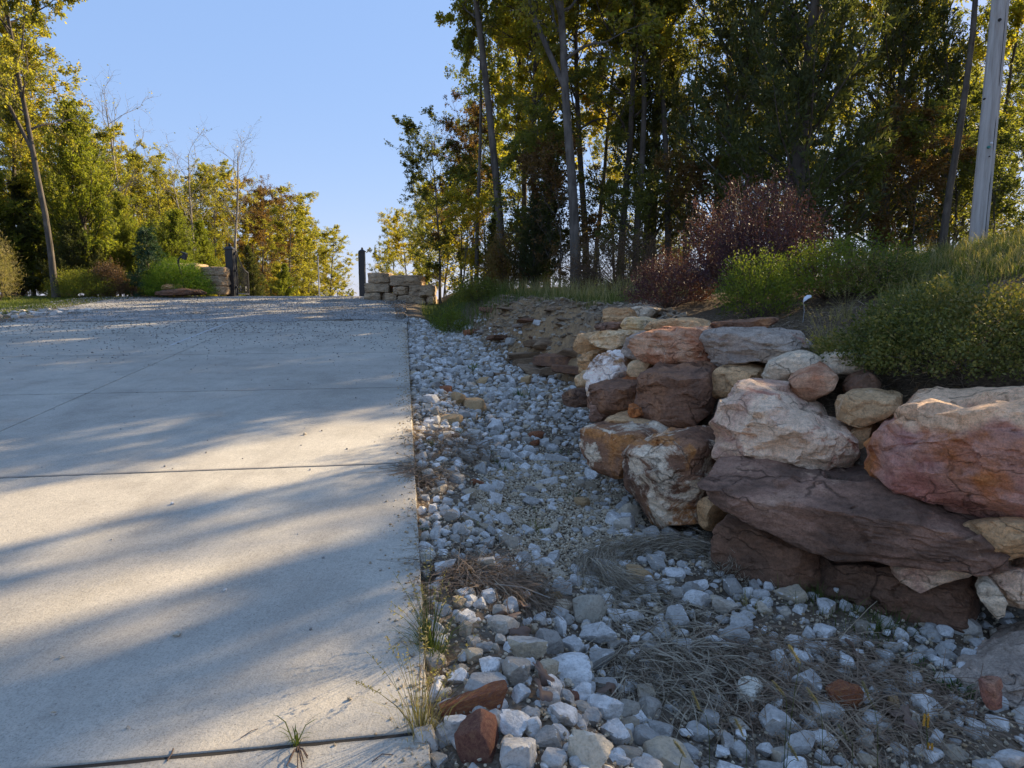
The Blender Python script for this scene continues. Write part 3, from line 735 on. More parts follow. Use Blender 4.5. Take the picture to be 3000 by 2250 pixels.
B([(128,95),(150,86),(262,90),(284,130),(245,158),(140,152)], 8.9, 8.7, .3, 'tan', 'tan block at the far top corner', k=7, lvl=4)
B([(250,88),(300,78),(400,92),(360,135),(280,135)], 9.0, 8.8, .3, 'grey_pale', lvl=4)
B([(722,1060),(728,1015),(770,1005),(838,1040),(832,1075),(760,1072)], 4.05, 4.0, .12, 'grey_pale', 'small pale chock stone under the long slab', lvl=4)
B([(845,1060),(920,1062),(925,1100),(860,1102)], 4.0, 3.98, .1, 'tan', lvl=4)
B([(996,1158),(1030,1145),(1110,1150),(1138,1170),(1100,1190),(1030,1190)], 3.82, 3.78, .1, 'grey_pale', 'thin pale chock stone above the brown base', lvl=4)
B([(655,1000),(700,975),(735,1010),(718,1140),(680,1150),(662,1100)], 4.45, 4.35, .25, 'tan', lvl=4)
B([(145,635),(160,600),(260,592),(360,610),(480,640),(480,665),(250,660)], 5.6, 5.3, .35, 'tan', lvl=4, k=7)
B([(2010,1340),(2080,1320),(2250,1310),(2330,1400),(2250,1500),(2080,1480)], 3.35, 3.15, .25, 'cream_pink', 'cream stone at the right end of the base course', lvl=5)
B([(2020,1130),(2100,1100),(2300,1100),(2380,1200),(2250,1290),(2150,1270),(2080,1180)], 3.35, 3.0, .3, 'tan', 'pale brown stone between the red boulder and the slab', lvl=5)
B([(1380,860),(1500,880),(1600,930),(1500,960),(1350,930)], 4.05, 3.9, .3, 'dark_brown', lvl=4)
B([(1290,700),(1400,640),(1480,640),(1420,760),(1370,850),(1300,840)], 4.35, 4.2, .25, 'tan', lvl=4)
# earth packed behind the courses is the ground itself

# a flat rock slab and shard low on the right
c7 = lambda p: (2000 + p[0] * .4521, 1500 + p[1] * .4521)
def lone(name, poly, Y0, Y1, D, mat, label, cat='rock', conv=c7, group=None, **kw):
    o = boulder(name, poly, Y0, Y1, D, mat, None, conv=conv, **kw); prop(o, label, cat, group); return o
lone('flat_boulder', [(1740,960),(1850,890),(1990,850),(2212,805),(2420,800),(2560,950),(2500,1250),(2300,1270),(2100,1180),(1950,1090),(1850,1020)], 2.95, 2.6, .4, 'grey', 'flat greyish boulder with pale streaks at the right edge of the ditch', 'boulder', lvl=6, k=5, facets=[(-.1,.3,1,.55),(-.5,.6,-.3,.8)], seed=91, back=.7)
lone('stone_shard', [(1930,1075),(2040,1095),(2052,1200),(2048,1290),(1990,1245)], 2.6, 2.55, .04, 'purple_small', 'upright maroon stone shard below the flat boulder', lvl=4, k=8, seed=92)
lone('stone_shard', [(1905,500),(1945,420),(2030,490),(2090,590),(2060,650),(2030,680),(1960,600)], 3.2, 3.15, .06, 'grey_pale', 'pale pointed stone leaning at the right end of the wall', lvl=4, k=7, seed=93)

# stone block walls at the gate
def block(parent, box, Y, D, mat='block', **kw):
    x0, y0, x1, y1 = box; e = (x1 - x0) * .02
    return boulder('stone_block', [(x0, y0 + e), (x0 + e, y0), ((x0 + x1) / 2, y0 - .4), (x1 - e, y0), (x1, y0 + e), (x1 + .4, (y0 + y1) / 2), (x1, y1 - e), (x1 - e, y1), ((x0 + x1) / 2, y1), (x0 + e, y1), (x0, y1 - e), (x0 - .4, (y0 + y1) / 2)], Y, Y, D, mat, parent, conv=lambda p: p, lvl=4, k=12, amp=.03, seed=len(parent.children) + 5, nrand=2, **kw)
lw = empty('block_wall'); prop(lw, 'rough stone block wall left of the gate behind the lime green shrub', 'stone wall')
c1 = lambda b: tuple(t * .6027 for t in b)
for b in [(988,1300,1108,1341),(992,1343,1108,1391),(975,1392,1042,1426),(1044,1393,1108,1430),(935,1285,986,1338),(820,1283,934,1316),(905,1392,973,1422),(800,1318,990,1345),(820,1348,988,1390)]:
    block(lw, c1(b), 26.0 if b[0] > 970 else 26.2, .55)
rw = empty('block_wall'); prop(rw, 'weathered stone block wall right of the gate above the ditch', 'stone wall')
c2 = lambda b: (1000 + b[0] * .6028, b[1] * .6028, 1000 + b[2] * .6028, b[3] * .6028)
for b in [(133,1328,243,1375),(246,1340,400,1392),(126,1377,243,1421),(262,1394,335,1433),(338,1388,456,1438),(285,1436,420,1479),(422,1440,458,1479),(122,1423,205,1462),(207,1426,282,1475),(330,1480,440,1530)]:
    block(rw, c2(b), 24.2, .55)
# dark filler down in the joints
Vv, Ff = [], []
def strip_(p):
    i = len(Vv); Vv.extend(p); Ff.append((i, i + 1, i + 2, i + 3))
for s in lines[1:-1]:
    q = [slabpt(s - .02, -9.2), slabpt(s + .02, -9.2), slabpt(s + .02, -.02), slabpt(s - .02, -.02)]
    strip_([(x, y, float(road_z(x, y)) - .0045) for x, y in q])
for w in cols_[1:-1]:
    q = [slabpt(lines[0] + .05, w - .02), slabpt(lines[-1] - .05, w - .02), slabpt(lines[-1] - .05, w + .02), slabpt(lines[0] + .05, w + .02)]
    strip_([(x, y, float(road_z(x, y)) - .0085) for x, y in q])
n = N('dark joint dirt'); me = mesh_np('joint_dirt', np.array(Vv), np.array(Ff), False, n.finish((.03, .026, .022)))
prop(obj('joint_dirt', me, drive), kind='structure')
# ================================================================== LOOSE ROCKS IN THE DITCH
ROCK_ME = [mesh_np('rock', P, F, True, M['lime'], sharp=24) for P, F in ROCKS]
placed = []   # x, y, r
def put_rock(u, v, w, h, mat='lime', label=None, group=None, tilt=None, proto=None, sink=.30, slab=False, name='rock', rz=None, depth=None):
    """a rock that covers w x h photo pixels round (u, v)"""
    if slab:
        x, y = hit_plane(u, v + h * .38); z = float(road_z(x, y))
    else:
        p = hit(u, v + h * .30); x, y, z = p
    d = y / CP; W = w / 2000 * d / 2; Hh = h / 2000 * d / 2
    Dp = depth or (W + Hh) / 2 * rr.uniform(.8, 1.15)
    Hz = max(Hh * 1.0, .25 * W)
    y2 = y + Dp * .35
    z2 = (z if slab else gz(x, y2))
    i = rr.integers(len(ROCK_ME)) if proto is None else proto
    o = obj(name, ROCK_ME[i], None, (x, y2, z2 + Hz * (1 - 2 * sink) + .0), (rr.normal() * .15, tilt if tilt is not None else rr.normal() * .2, rr.uniform(0, 6.28) if rz is None else rz), (W, Dp, Hz))
    if rz is None: o.scale = ((W + Dp) / 2 * 1.02, (W + Dp) / 2 * .98, Hz) if abs(W - Dp) / W < .35 else (W, Dp, Hz)
    if abs(W - Dp) / W >= .35 and rz is None: o.rotation_euler.z = rr.uniform(-.3, .3)
    if mat != 'lime':
        o.material_slots[0].link = 'OBJECT'; o.material_slots[0].material = M[mat]
    prop(o, label, 'rock', group)
    placed.append((x, y2, max(W, Dp)))
    return o
o6 = lambda x, y, w, h: (1150 + x * .4521, 1500 + y * .4521, w * .4521, h * .4521)
o4 = lambda x, y, w, h: (1150 + x * .4822, 850 + y * .4822, w * .4822, h * .4822)
o7 = lambda x, y, w, h: (2000 + x * .4521, 1500 + y * .4521, w * .4521, h * .4521)
GL = {  # one label for rocks nothing tells apart, one group each
 'near': ('fist to head sized pale limestone rock in the heap nearest the camera', 'pale limestone rocks heaped nearest the camera'),
 'mid': ('pale grey limestone rock in the middle stretch of the rocky ditch', 'pale limestone rocks in the middle of the ditch'),
 'right': ('pale limestone rock among dead grass below the boulder wall', 'pale rocks among dead grass below the boulder wall'),
 'far': ('small white limestone rock in the bed beside the upper concrete edge', 'small white rocks in the upper rock bed'),
}
special = [
 (o6(215, 290, 165, 95), 'lime_cream', 'cream rock overhanging the concrete edge with a shadow on the slab'),
 (o6(1275, 630, 265, 235), 'lime_cream', 'big rounded cream rock near the dead grass swirl'),
 (o6(1160, 1045, 370, 215), 'lime', 'large grey wedge shaped rock with a flat top in the near heap'),
 (o6(535, 1235, 560, 165), 'rust_small', 'long rust brown rock lying beside the grass tuft'),
 (o6(560, 1510, 330, 350), 'purple_small', 'big reddish brown rock at the bottom by the concrete'),
 (o6(810, 1590, 320, 260), 'lime', 'big smooth white rock beside the reddish brown one'),
 (o6(1270, 1575, 360, 270), 'lime_cream', 'big pitted cream rock at the bottom of the near heap'),
 (o6(1770, 1590, 400, 230), 'lime', 'broad pale blue grey rock at the very bottom of the ditch'),
 (o6(1640, 1475, 280, 200), 'lime', 'square grey rock between the pitted cream rock and the dead grass'),
 (o6(1450, 1435, 230, 180), 'lime', 'pale blocky rock left of the square grey rock'),
 (o6(1170, 1215, 140, 90), 'purple_small', 'small maroon block in the near heap'),
 (o6(1065, 545, 90, 75), 'tan_small', 'small orange brown stone left of the rounded cream rock'),
 (o6(1600, 412, 240, 100), 'tan_small', 'flat tan rock inside the dead grass swirl'),
 (o6(1722, 350, 155, 95), 'lime', 'pale block rock inside the dead grass swirl'),
 (o6(1842, 412, 175, 80), 'lime', 'low white rock at the right of the dead grass swirl'),
 (o6(755, 195, 215, 135), 'lime', 'large flat pale rock beside the tan gravel patch'),
 (o6(1810, 145, 150, 115), 'lime', 'white pointed rock at the top of the dead grass swirl'),
 (o6(1860, 695, 215, 155), 'lime', 'flat topped grey white block right of the rounded cream rock'),
 (o7(1060, 1200, 270, 300), 'rust_small', 'large pinkish brown wedge rock lying in the dead grass'),
 (o7(445, 1190, 300, 175), 'lime_cream', 'tilted pale slab rock propped over a dark gap'),
 (o7(612, 1385, 240, 195), 'lime', 'pale blue faceted rock under the tilted slab rock'),
 (o7(605, 430, 150, 150), 'lime', 'tall white pointed rock against the brown base boulder'),
 (o7(1375, 1260, 90, 150), 'tan_small', 'small upright tan stone right of the pinkish brown wedge'),
 (o4(502, 695, 165, 115), 'tan_small', 'large tan and orange rock by the slab edge'),
 (o4(390, 660, 105, 95), 'tan_small', 'grey tan rock beside the large tan and orange one'),
 (o4(325, 602, 115, 60), 'rust_small', 'low rusty rock above the grey tan one'),
 (o4(465, 260, 90, 62), 'rust_small', 'rusty rock lying on the upper white rock bed'),
 (o4(630, 835, 112, 105), 'lime', 'tall smooth white rock in the middle of the ditch'),
 (o4(880, 880, 160, 52), 'rust_small', 'flat orange brown rock in the ditch bed'),
 (o4(510, 1170, 105, 48), 'rust_small', 'small bright rust rock below the dry weeds'),
 (o4(535, 555, 105, 62), 'tan_small', 'rounded tan rock in the upper ditch'),
 (o4(805, 548, 85, 72), 'tan_small', 'ochre rock beside a pale wedge rock in the upper ditch'),
 (o4(1150, 1295, 120, 82), 'tan_small', 'square ochre rock near the white crusted boulder'),
 (o4(350, 785, 200, 50), 'tan_small', 'low orange rock rubble beside the slab edge'),
 (o4(870, 930, 70, 50), 'rust_small', 'little orange stone below the flat orange brown rock'),
]
for (a, mat, lab) in special: put_rock(*a, mat=mat, label=lab)
plain6 = [(335,365,135,125),(605,345,155,145),(1095,490,135,115),(440,600,105,95),(690,655,115,85),(1085,660,115,105),(1455,690,105,115),(1560,690,125,105),(1330,790,275,125),(1010,850,200,190),(850,880,285,155),(1350,950,165,175),(630,1025,185,135),(800,1040,185,215),(590,1140,325,135),(1030,1240,135,125),(830,1185,115,125),(1110,1330,195,175),(410,1400,195,175),(790,1400,205,165),(910,1400,125,145),(1020,1490,205,145),(1300,1340,165,125),(1040,1620,205,125),(220,1480,115,195),(330,1480,125,135),(300,1610,145,115),(1860,545,95,95),(1980,570,185,105),(1510,80,125,120),(1440,55,135,115),(1260,150,85,75),(1400,575,100,55),(960,700,110,80),(1130,700,100,90),(1180,880,160,110),(520,930,150,90),(440,1080,160,80),(620,200,110,70),(910,250,110,70),(1000,340,130,70),(840,300,120,70),(1760,810,150,80),(1900,890,180,90),(1560,850,90,80),(1380,1110,170,90),(1230,1270,110,70),(700,1250,100,80),(560,1320,120,80),(960,1180,90,80),(1270,1140,120,70),(480,700,110,100),(320,640,100,80),(1500,610,110,60),(1000,200,70,50),(1640,560,100,60)]
plain7 = [(740,560,220,120),(1020,530,150,140),(940,620,150,130),(1165,750,110,100),(930,780,170,110),(815,790,80,130),(780,960,210,130),(830,1120,200,170),(940,1310,240,160),(1065,990,170,110),(820,1390,150,110),(1380,880,130,90),(1320,940,120,80),(1490,950,100,90),(1480,1340,190,130),(290,1500,100,160),(380,1560,120,120),(550,1550,130,110),(650,1600,130,150),(1600,1590,200,110),(900,1590,110,90),(1180,1620,120,80),(170,1360,150,150),(1900,1400,160,60),(330,490,150,130),(420,520,80,90),(860,890,200,90),(1190,1100,110,80),(980,930,120,80),(770,640,110,90),(1060,620,90,80),(1320,790,70,50),(1130,850,110,70),(200,290,90,90),(315,245,50,60),(1000,1200,60,60),(1150,920,80,60),(720,840,130,80),(350,610,100,40),(540,600,100,50),(1550,820,110,60),(1750,1410,110,60),(240,1200,90,90),(450,1330,110,80)]
plain4 = [(720,325,95,50),(840,345,75,32),(265,485,85,50),(225,660,115,70),(660,545,85,38),(720,580,95,62),(915,550,65,50),(705,640,85,55),(740,700,62,85),(485,760,85,50),(495,880,115,95),(655,905,125,62),(325,880,105,60),(935,1170,155,60),(1220,1120,115,85),(1010,1030,185,62),(555,950,95,75),(680,990,85,85),(530,1090,115,85),(640,1190,95,110),(570,1210,135,85),(470,1240,125,65),(620,1265,115,110),(240,1330,78,68),(480,1390,135,75),(360,1370,115,95),(410,1460,120,90),(670,1400,135,85),(265,1480,85,95),(195,1500,68,70),(740,940,70,70),(800,1000,75,60),(880,1080,80,60),(940,1110,75,90),(1180,960,85,70),(1230,835,80,60),(1080,850,110,55),(930,930,80,70),(380,1130,70,50),(300,1180,70,60),(180,1010,80,70),(175,960,70,50),(190,1260,90,45),(270,1080,70,60),(600,640,70,50),(560,620,60,50),(430,535,70,45),(330,560,60,40),(390,440,90,45),(340,490,80,50),(170,470,90,50),(620,1080,60,60),(480,1010,80,50),(1340,1060,60,50),(1290,1310,80,40),(850,780,90,60),(760,850,90,50),(1000,770,70,45),(1080,720,60,45),(1130,680,60,40),(1000,660,60,45),(900,640,80,45),(560,1340,80,40),(730,1320,90,60),(400,205,80,50),(880,210,50,40),(640,290,60,35)]
def auto(a, u_right=2000):
    x = put_rock(*a, mat='lime')
    px, py = x.location.x, x.location.y
    g = 'near' if py < 3.1 and px < .55 else 'right' if (px > .55 and py < 4.5) else 'mid' if py < 9 else 'far'
    prop(x, GL[g][0], 'rock', GL[g][1]); return x
for t in plain6: auto(o6(t[0], t[1], t[2] * 1.12, t[3] * 1.1))
for t in plain7: auto(o7(*t))
for t in plain4: auto(o4(*t))
cnt = len(placed)
# random rocks, largest ones as single objects
cand = []
r2 = np.random.default_rng(5)
P_ = np.array(placed)
GP = hit(1600, 1530)
def in_gravel(x, y):
    dx, dy = x - GP[0], y - GP[1] - .1
    dx2, dy2 = dx - .1, dy - 1.6
    return ((dx / .42) ** 2 + (dy / .85) ** 2 + .5 * fbm(xy3(x, y, 3), 2, 66) < 1) | ((dx2 / .3) ** 2 + (dy2 / 1.2) ** 2 < .8)
def dens(x, y, w):
    if w < .03: return 0
    if in_gravel(x, y): return .06
    q = (x - bank_x(y)) / bank_w(y)
    if q > .15: return 0
    if y < 3.2: return .3 if x < .5 else .2
    if y < 9: return (.5 if w < 1.1 else .3) * (1 if fbm(np.array([[x * 1.7, y * 1.7, 0]]), 2, 88)[0] > -.12 else .12)
    if y < 18.5: return 1.0 if w < 1.5 else .4
    return .0
def size_at(x, y, w):
    if y < 3: return r2.uniform(.03, .078)
    if y < 9: return r2.uniform(.025, .06) if r2.random() < .8 else r2.uniform(.055, .095)
    return r2.uniform(.035, .085)
kept = [tuple(p) for p in placed]
grid = {}
def gkey(x, y): return (int(math.floor(x / .25)), int(math.floor(y / .25)))
for p in kept: grid.setdefault(gkey(p[0], p[1]), []).append(p)
small = []
for it in range(34000):
    y = r2.uniform(1.2, 18.5); y = 1.3 + (y - 1.2) if r2.random() < .5 else r2.uniform(1.2, 9)
    w = r2.uniform(.02, 4.0 if y < 4.5 else 2.7); x = w + .056 - .157 * y
    if r2.random() > dens(x, y, w): continue
    r = size_at(x, y, w); ok = True; gk = gkey(x, y)
    for i in (-1, 0, 1):
        for j in (-1, 0, 1):
            for q in grid.get((gk[0] + i, gk[1] + j), ()):
                if (q[0] - x) ** 2 + (q[1] - y) ** 2 < (.74 * (q[2] + r)) ** 2: ok = False; break
            if not ok: break
        if not ok: break
    if ok:
        grid.setdefault(gk, []).append((x, y, r)); small.append((x, y, r))
small.sort(key=lambda t: -t[2] / t[1])
n_single = max(0, 262 - cnt)
for (x, y, r) in small[:n_single]:
    i = r2.integers(len(ROCK_ME)); hz = r * r2.uniform(.38, .8)
    o = obj('rock', ROCK_ME[i], None, (x, y, gz(x, y) + hz * .35), (r2.normal() * .3, r2.normal() * .3, r2.uniform(0, 6.28)), (r * 1.1, r * r2.uniform(.5, .95), hz))
    g = 'near' if y < 3.1 and x < .55 else 'right' if (x > .55 and y < 4.5) else 'mid' if y < 9 else 'far'
    prop(o, GL[g][0], 'rock', GL[g][1])
rest = np.array(small[n_single:])
rs = rest[:, 2]
hz = rs * r2.uniform(.38, .8, len(rs))
Pp = np.c_[rest[:, 0], rest[:, 1], ground(rest[:, 0], rest[:, 1]) + hz * .35]
ROCK_MED = [rand_rock(3, rr, 14, .05) for i in range(10)]
me = scatter_mesh('loose_rocks', ROCK_MED, Pp, np.c_[rs, rs * r2.uniform(.5, .95, len(rs)), hz], M['lime'], .3, False, r2)
prop(obj('loose_rocks', me), 'countless smaller pale limestone rocks filling the ditch', kind='stuff')
# finer stones between them
def region(nn, fn, r_):
    x, y = fn(nn, r_); w = edge_w(x, y); q = (x - bank_x(y)) / bank_w(y)
    return x, y, w, q
r3 = np.random.default_rng(6)
n_ = 4200
y = 1.1 + (r3.random(n_) ** 1.5) * 16; w = r3.random(n_) * 3.6 + .01; x = w + .056 - .157 * y
q = (x - bank_x(y)) / bank_w(y); keep = (q < .35) & ((w < 2.2) | (y < 4)) & (~in_gravel(x, y) | (r3.random(n_) < .2))
x, y = x[keep], y[keep]; s = r3.uniform(.012, .04, len(x)) * np.where(y > 8, 1.3, 1)
me = scatter_mesh('rock_rubble', ROCK_LOW, np.c_[x, y, ground(x, y) + s * .3], np.c_[s, s * r3.uniform(.6, 1, len(x)), s * r3.uniform(.45, .8, len(x))], M['lime'], .4, False, r3)
prop(obj('rock_rubble', me), 'small broken stones lying between the rocks', kind='stuff')
n_ = 26000
y = 1.0 + (r3.random(n_) ** 1.7) * 9; w = r3.random(n_) * 3.8 + .005; x = w + .056 - .157 * y
gx_, gy_ = 1.0 * np.ones(1), 3.9
q = (x - bank_x(y)) / bank_w(y); keep = (q < .3)
x, y = x[keep], y[keep]
# heavier patch of tan gravel in the ditch bed
k2 = 11000; ph = r3.random(k2) * 6.28; rd = np.sqrt(r3.random(k2))
c0 = hit(1640, 1540); x2 = c0[0] + rd * np.cos(ph) * .62; y2 = c0[1] + .25 + rd * np.sin(ph) * 1.25
x, y = np.r_[x, x2], np.r_[y, y2]
s = r3.uniform(.003, .009, len(x)) * (1 + .1 * y)
me = scatter_mesh('pea_gravel', PEB, np.c_[x, y, ground(x, y) + s * .3 + .012], np.c_[s, s * .8, s * .6], M['pebble'], .4, False, r3)
prop(obj('pea_gravel', me), 'tan pea gravel covering the floor of the ditch', kind='stuff')
# gravel strewn on the concrete and on the road
n_ = 17000
s_ = 2.0 + 24 * r3.random(n_) ** .55; w = -r3.random(n_) * np.where(s_ > 14, 11, 9)
pr = sstep(9, 18, s_ + 1.5 * fbm(xy3(s_, w, .6), 3, 77)) * .97 + .05 * (1 - sstep(0, 9, np.abs(w + 1.6)) ) + .012
keep = r3.random(n_) < pr; s_, w = s_[keep], w[keep]
x, y = slabpt(s_, w); s = r3.uniform(.004, .010, len(x)) * (1 + sstep(8, 18, s_) * 1.1) + (r3.random(len(x)) < .06) * .006
zz = road_z(x, y) + .026 * sstep(lines[-1] - .5, lines[-1] + .9, s_)
me = scatter_mesh('scattered_gravel', PEB, np.c_[x, y, zz + s * .45], np.c_[s, s * .8, s * .7], M['road_pebble'], .3, False, r3)
prop(obj('scattered_gravel', me), 'loose gravel strewn over the concrete and the road crest', kind='stuff')
# stones on the slab big enough to name
for (u, v, w, h, lab) in [(518, 1860, 26, 14, 'single cream stone casting a shadow on the bare concrete'), (178, 1926, 18, 9, 'small cream stone on the lower left of the concrete'), (156, 2090, 20, 10, 'small flat stone near the lower left corner of the concrete'), (374, 2131, 13, 9, 'small grey stone near the lowest joint of the concrete'), (660, 1728, 13, 8, 'small grey stone in the dark shadow band on the concrete'), (1115, 1670, 12, 7, 'small white stone on the concrete right of the shadow bands'), (892, 1272, 12, 8, 'small tan stone on the middle slab above the joint'), (1163, 1362, 12, 9, 'small tan stone near the slab edge at the second joint'), (505, 1475, 14, 8, 'small dark stone on the sunlit middle of the concrete')]:
    put_rock(u, v, w, h, mat='lime_cream' if 'cream' in lab else 'lime', label=lab, group='stones lying on the concrete', slab=True, sink=.08, name='stone', tilt=.1)
# pale rocks along the left verge
rl = np.random.default_rng(8)
for i in range(34):
    u = rl.uniform(-10, 285); v0 = np.interp(u, [0, 110, 290], [918, 906, 908]) + rl.uniform(0, 1) * np.interp(u, [0, 150, 290], [18, 22, 10])
    o = put_rock(u, v0, rl.uniform(14, 34), rl.uniform(8, 15), label='pale rock in the strip between the left lawn and the concrete', group='pale rocks along the left verge', sink=.2)

# ledge stones in the eroded bank: pieces of the ground
SH_ME = []
for i in range(8):
    P, F = rand_rock(4, rr, 18, .06, nplanes=9)
    SH_ME.append(mesh_np('ledge_stone', P, F, True, M['tan_small'], sharp=24))
lm = ['bank_stone', 'bank_stone', 'grain_brown', 'bank_stone', 'grey']
ledges = [(0.52,.50,170,60),(0.35,.35,120,30)]
rb = np.random.default_rng(15)
spots = []
for i in range(60):
    yy = rb.uniform(8.4, 16.5); qq = rb.uniform(-.45, 1.02); spots.append((bank_x(yy) + qq * bank_w(yy), yy, rb.uniform(.07, .24)))
for (u, v, W) in [(1560,1035,.55),(1640,1045,.5),(1520,1075,.45),(1600,1090,.5),(1690,1080,.45),(1480,985,.4),(1600,1000,.42),(1660,930,.3),(1500,905,.35),(1640,895,.3),(1560,935,.3),(1440,905,.35)]:
    p = hit(u, v); spots.append((p[0], p[1], W))
for (u, v, W) in [(1560,1070,.62),(1640,1100,.55),(1500,1110,.5),(1690,1060,.5),(1610,1020,.55)]:
    p = hit(u, v); W = W * .62
    o = obj('ledge_stone', ROCK_ME[rb.integers(16)], ground_o, (p[0], p[1] + .25, gz(p[0], p[1] + .25) - .04), (rb.normal() * .06, rb.normal() * .08, rb.uniform(-.3, .3)), (W, W * .6, W * .26))
    o.material_slots[0].link = 'OBJECT'; o.material_slots[0].material = M['bank_stone']
for (x, y, W) in spots:
    o = obj('ledge_stone', SH_ME[rb.integers(8)], ground_o, (x, y, gz(x, y) - .35 * W * .2 - .02), (rb.normal() * .1, rb.normal() * .1, rb.uniform(-.6, .6)), (W, W * rb.uniform(.5, .9), W * rb.uniform(.1, .24)))
    m = lm[rb.integers(len(lm))]
    o.material_slots[0].link = 'OBJECT'; o.material_slots[0].material = M[m]

n_ = 3600
y = rb.uniform(8.2, 17.5, n_); qq = rb.uniform(-.6, 1.15, n_); x = bank_x(y) + qq * bank_w(y)
s = .014 + .05 * rb.random(n_) ** 3
me = scatter_mesh('bank_rubble', ROCK_LOW, np.c_[x, y, ground(x, y) + s * .2], np.c_[s * 1.3, s * rb.uniform(.6, 1, n_), s * rb.uniform(.3, .6, n_)], M['bank_chip'], .25, False, rb)
prop(obj('bank_rubble', me), 'broken brown shale crumbling down the eroded bank', kind='stuff')

# ================================================================== BLADES, STRAW, LEAVES
def blades_mesh(name, P, H, lean, wid, mat, r_, bend=.5, az=None):
    """grass blades: three-section tapered strips"""
    n = len(P); az = r_.uniform(0, 6.283, n) if az is None else az
    d = np.c_[np.cos(az), np.sin(az), np.zeros(n)]; sd = np.c_[-np.sin(az + r_.normal(size=n) * .6), np.cos(az), np.zeros(n)]
    H = np.broadcast_to(H, (n,)); ln = np.broadcast_to(lean, (n,)); wv = np.broadcast_to(wid, (n,))[:, None]
    up = np.array((0, 0, 1.))
    p1 = P + up * (H * .5)[:, None] * np.cos(ln * .6)[:, None] + d * (H * .5 * np.sin(ln * .6))[:, None]
    p2 = p1 + up * (H * .3)[:, None] * np.cos(ln * (1 + bend))[:, None] + d * (H * .3 * np.sin(ln * (1 + bend)))[:, None]
    p3 = p2 + up * (H * .22)[:, None] * np.cos(ln * (1 + 2.2 * bend))[:, None] + d * (H * .22 * np.sin(ln * (1 + 2.2 * bend)))[:, None]
    V = np.stack([P - sd * wv, P + sd * wv, p1 - sd * wv * .8, p1 + sd * wv * .8, p2 - sd * wv * .5, p2 + sd * wv * .5, p3], 1).reshape(-1, 3)
    k = np.arange(n)[:, None] * 7
    return mesh_np(name, V, [np.concatenate([k + np.array([0, 1, 3, 2]), k + np.array([2, 3, 5, 4])]), k + np.array([4, 5, 6])], True, mat)
def straw_mesh(name, P, az, L, lift, wid, mat, r_, curl=.5, turn=0):
    n = len(P); seg = 4; pts = [P]; a = az.copy(); z = lift.copy(); cu = r_.normal(size=n) * curl
    for i in range(seg):
        st = np.c_[np.cos(a) * np.cos(z), np.sin(a) * np.cos(z), np.sin(z)] * (L / seg)[:, None]
        pts.append(pts[-1] + st); a = a + cu / seg + turn / seg + r_.normal(size=n) * .12; z = z - r_.uniform(.05, .3, n)
    V = []
    for i, p in enumerate(pts):
        s = np.c_[-np.sin(a), np.cos(a), r_.normal(size=n) * .5] * (wid * (1 - .15 * i))[:, None]
        g = ground(p[:, 0], p[:, 1]) + .004
        ew = edge_w(p[:, 0], p[:, 1]); g = np.where((ew < .004) & (ew > -9), road_z(p[:, 0], p[:, 1]) + .004, g)
        pz = p.copy(); pz[:, 2] = np.maximum(pz[:, 2], g); V += [pz - s, pz + s]
    V = np.stack(V, 1).reshape(-1, 3); k = np.arange(n)[:, None] * (2 * (seg + 1))
    F = np.concatenate([k + np.array([2 * i, 2 * i + 1, 2 * i + 3, 2 * i + 2]) for i in range(seg)])
    return mesh_np(name, V, F, True, mat)
rs_ = np.random.default_rng(21)
def heap(cx, cy, rx, ry, h, n, mat, label, L=(.08, .36), azf=None, name='dead_grass'):
    a = rs_.uniform(0, 6.283, n); r = np.sqrt(rs_.random(n)) ** .8
    x = cx + rx * r * np.cos(a); y = cy + ry * r * np.sin(a)
    z = ground(x, y) + h * (1 - r ** 2) * rs_.random(n) + .01
    az = azf(x, y, a) if azf else rs_.uniform(0, 6.283, n)
    Ls = rs_.uniform(L[0], L[1], n)
    me = straw_mesh(name, np.c_[x, y, z], az + rs_.normal(size=n) * .8, Ls, rs_.normal(size=n) * .25 + .08, rs_.uniform(.0009, .0027, n) * (1 + .12 * cy), M[mat], rs_)
    return prop(obj(name, me), label, kind='stuff')
p = hit(1920, 1690)
def swirl(x, y, a): return np.arctan2((y - p[1]) * 1.6, x - p[0]) + math.pi / 2
def swirl_heap():
    n = 1700; a = rs_.uniform(-.5, 4.0, n); r = rs_.normal(1, .2, n)
    x = p[0] + .05 + .40 * r * np.cos(a); y = p[1] + .02 + .30 * r * np.sin(a)
    z = ground(x, y) + rs_.random(n) * .13 * np.exp(-((r - 1) / .25) ** 2) + .01
    az = np.arctan2(.30 * np.cos(a), -.40 * np.sin(a)) + rs_.normal(size=n) * .25
    Lz = rs_.uniform(.15, .5, n)
    me = straw_mesh('dead_grass', np.c_[x, y, z], az, Lz, rs_.normal(size=n) * .15 + .05, rs_.uniform(.001, .0022, n), M['straw'], rs_, .5, Lz / .36)
    prop(obj('dead_grass', me), 'swirl of grey dead grass washed into a ring in the ditch', kind='stuff')
swirl_heap()
def hp(u, v, ru, rv, h, n, mat, label, **kw):
    c = hit(u, v); c2 = hit(u, v - rv); c3 = hit(u, v + rv)
    return heap(c[0], (c2[1] + c3[1]) / 2, ru / 2000 * c[1], (c2[1] - c3[1]) / 2, h, n, mat, label, **kw)
dirf = lambda x, y, a: -.9 + 0 * x
hp(1990, 1985, 230, 110, .07, 1500, 'straw', 'matted grey dead grass in front of the tilted slab rock', azf=dirf)
hp(1880, 1800, 190, 60, .04, 500, 'straw', 'thin grey dead grass below the swirl', azf=dirf)
hp(2280, 1960, 380, 120, .04, 1000, 'straw_brown', 'grey dead grass strewn under the boulder wall', azf=dirf)
hp(2480, 2090, 420, 130, .05, 1700, 'straw_brown', 'brown dead grass across the lower right corner')
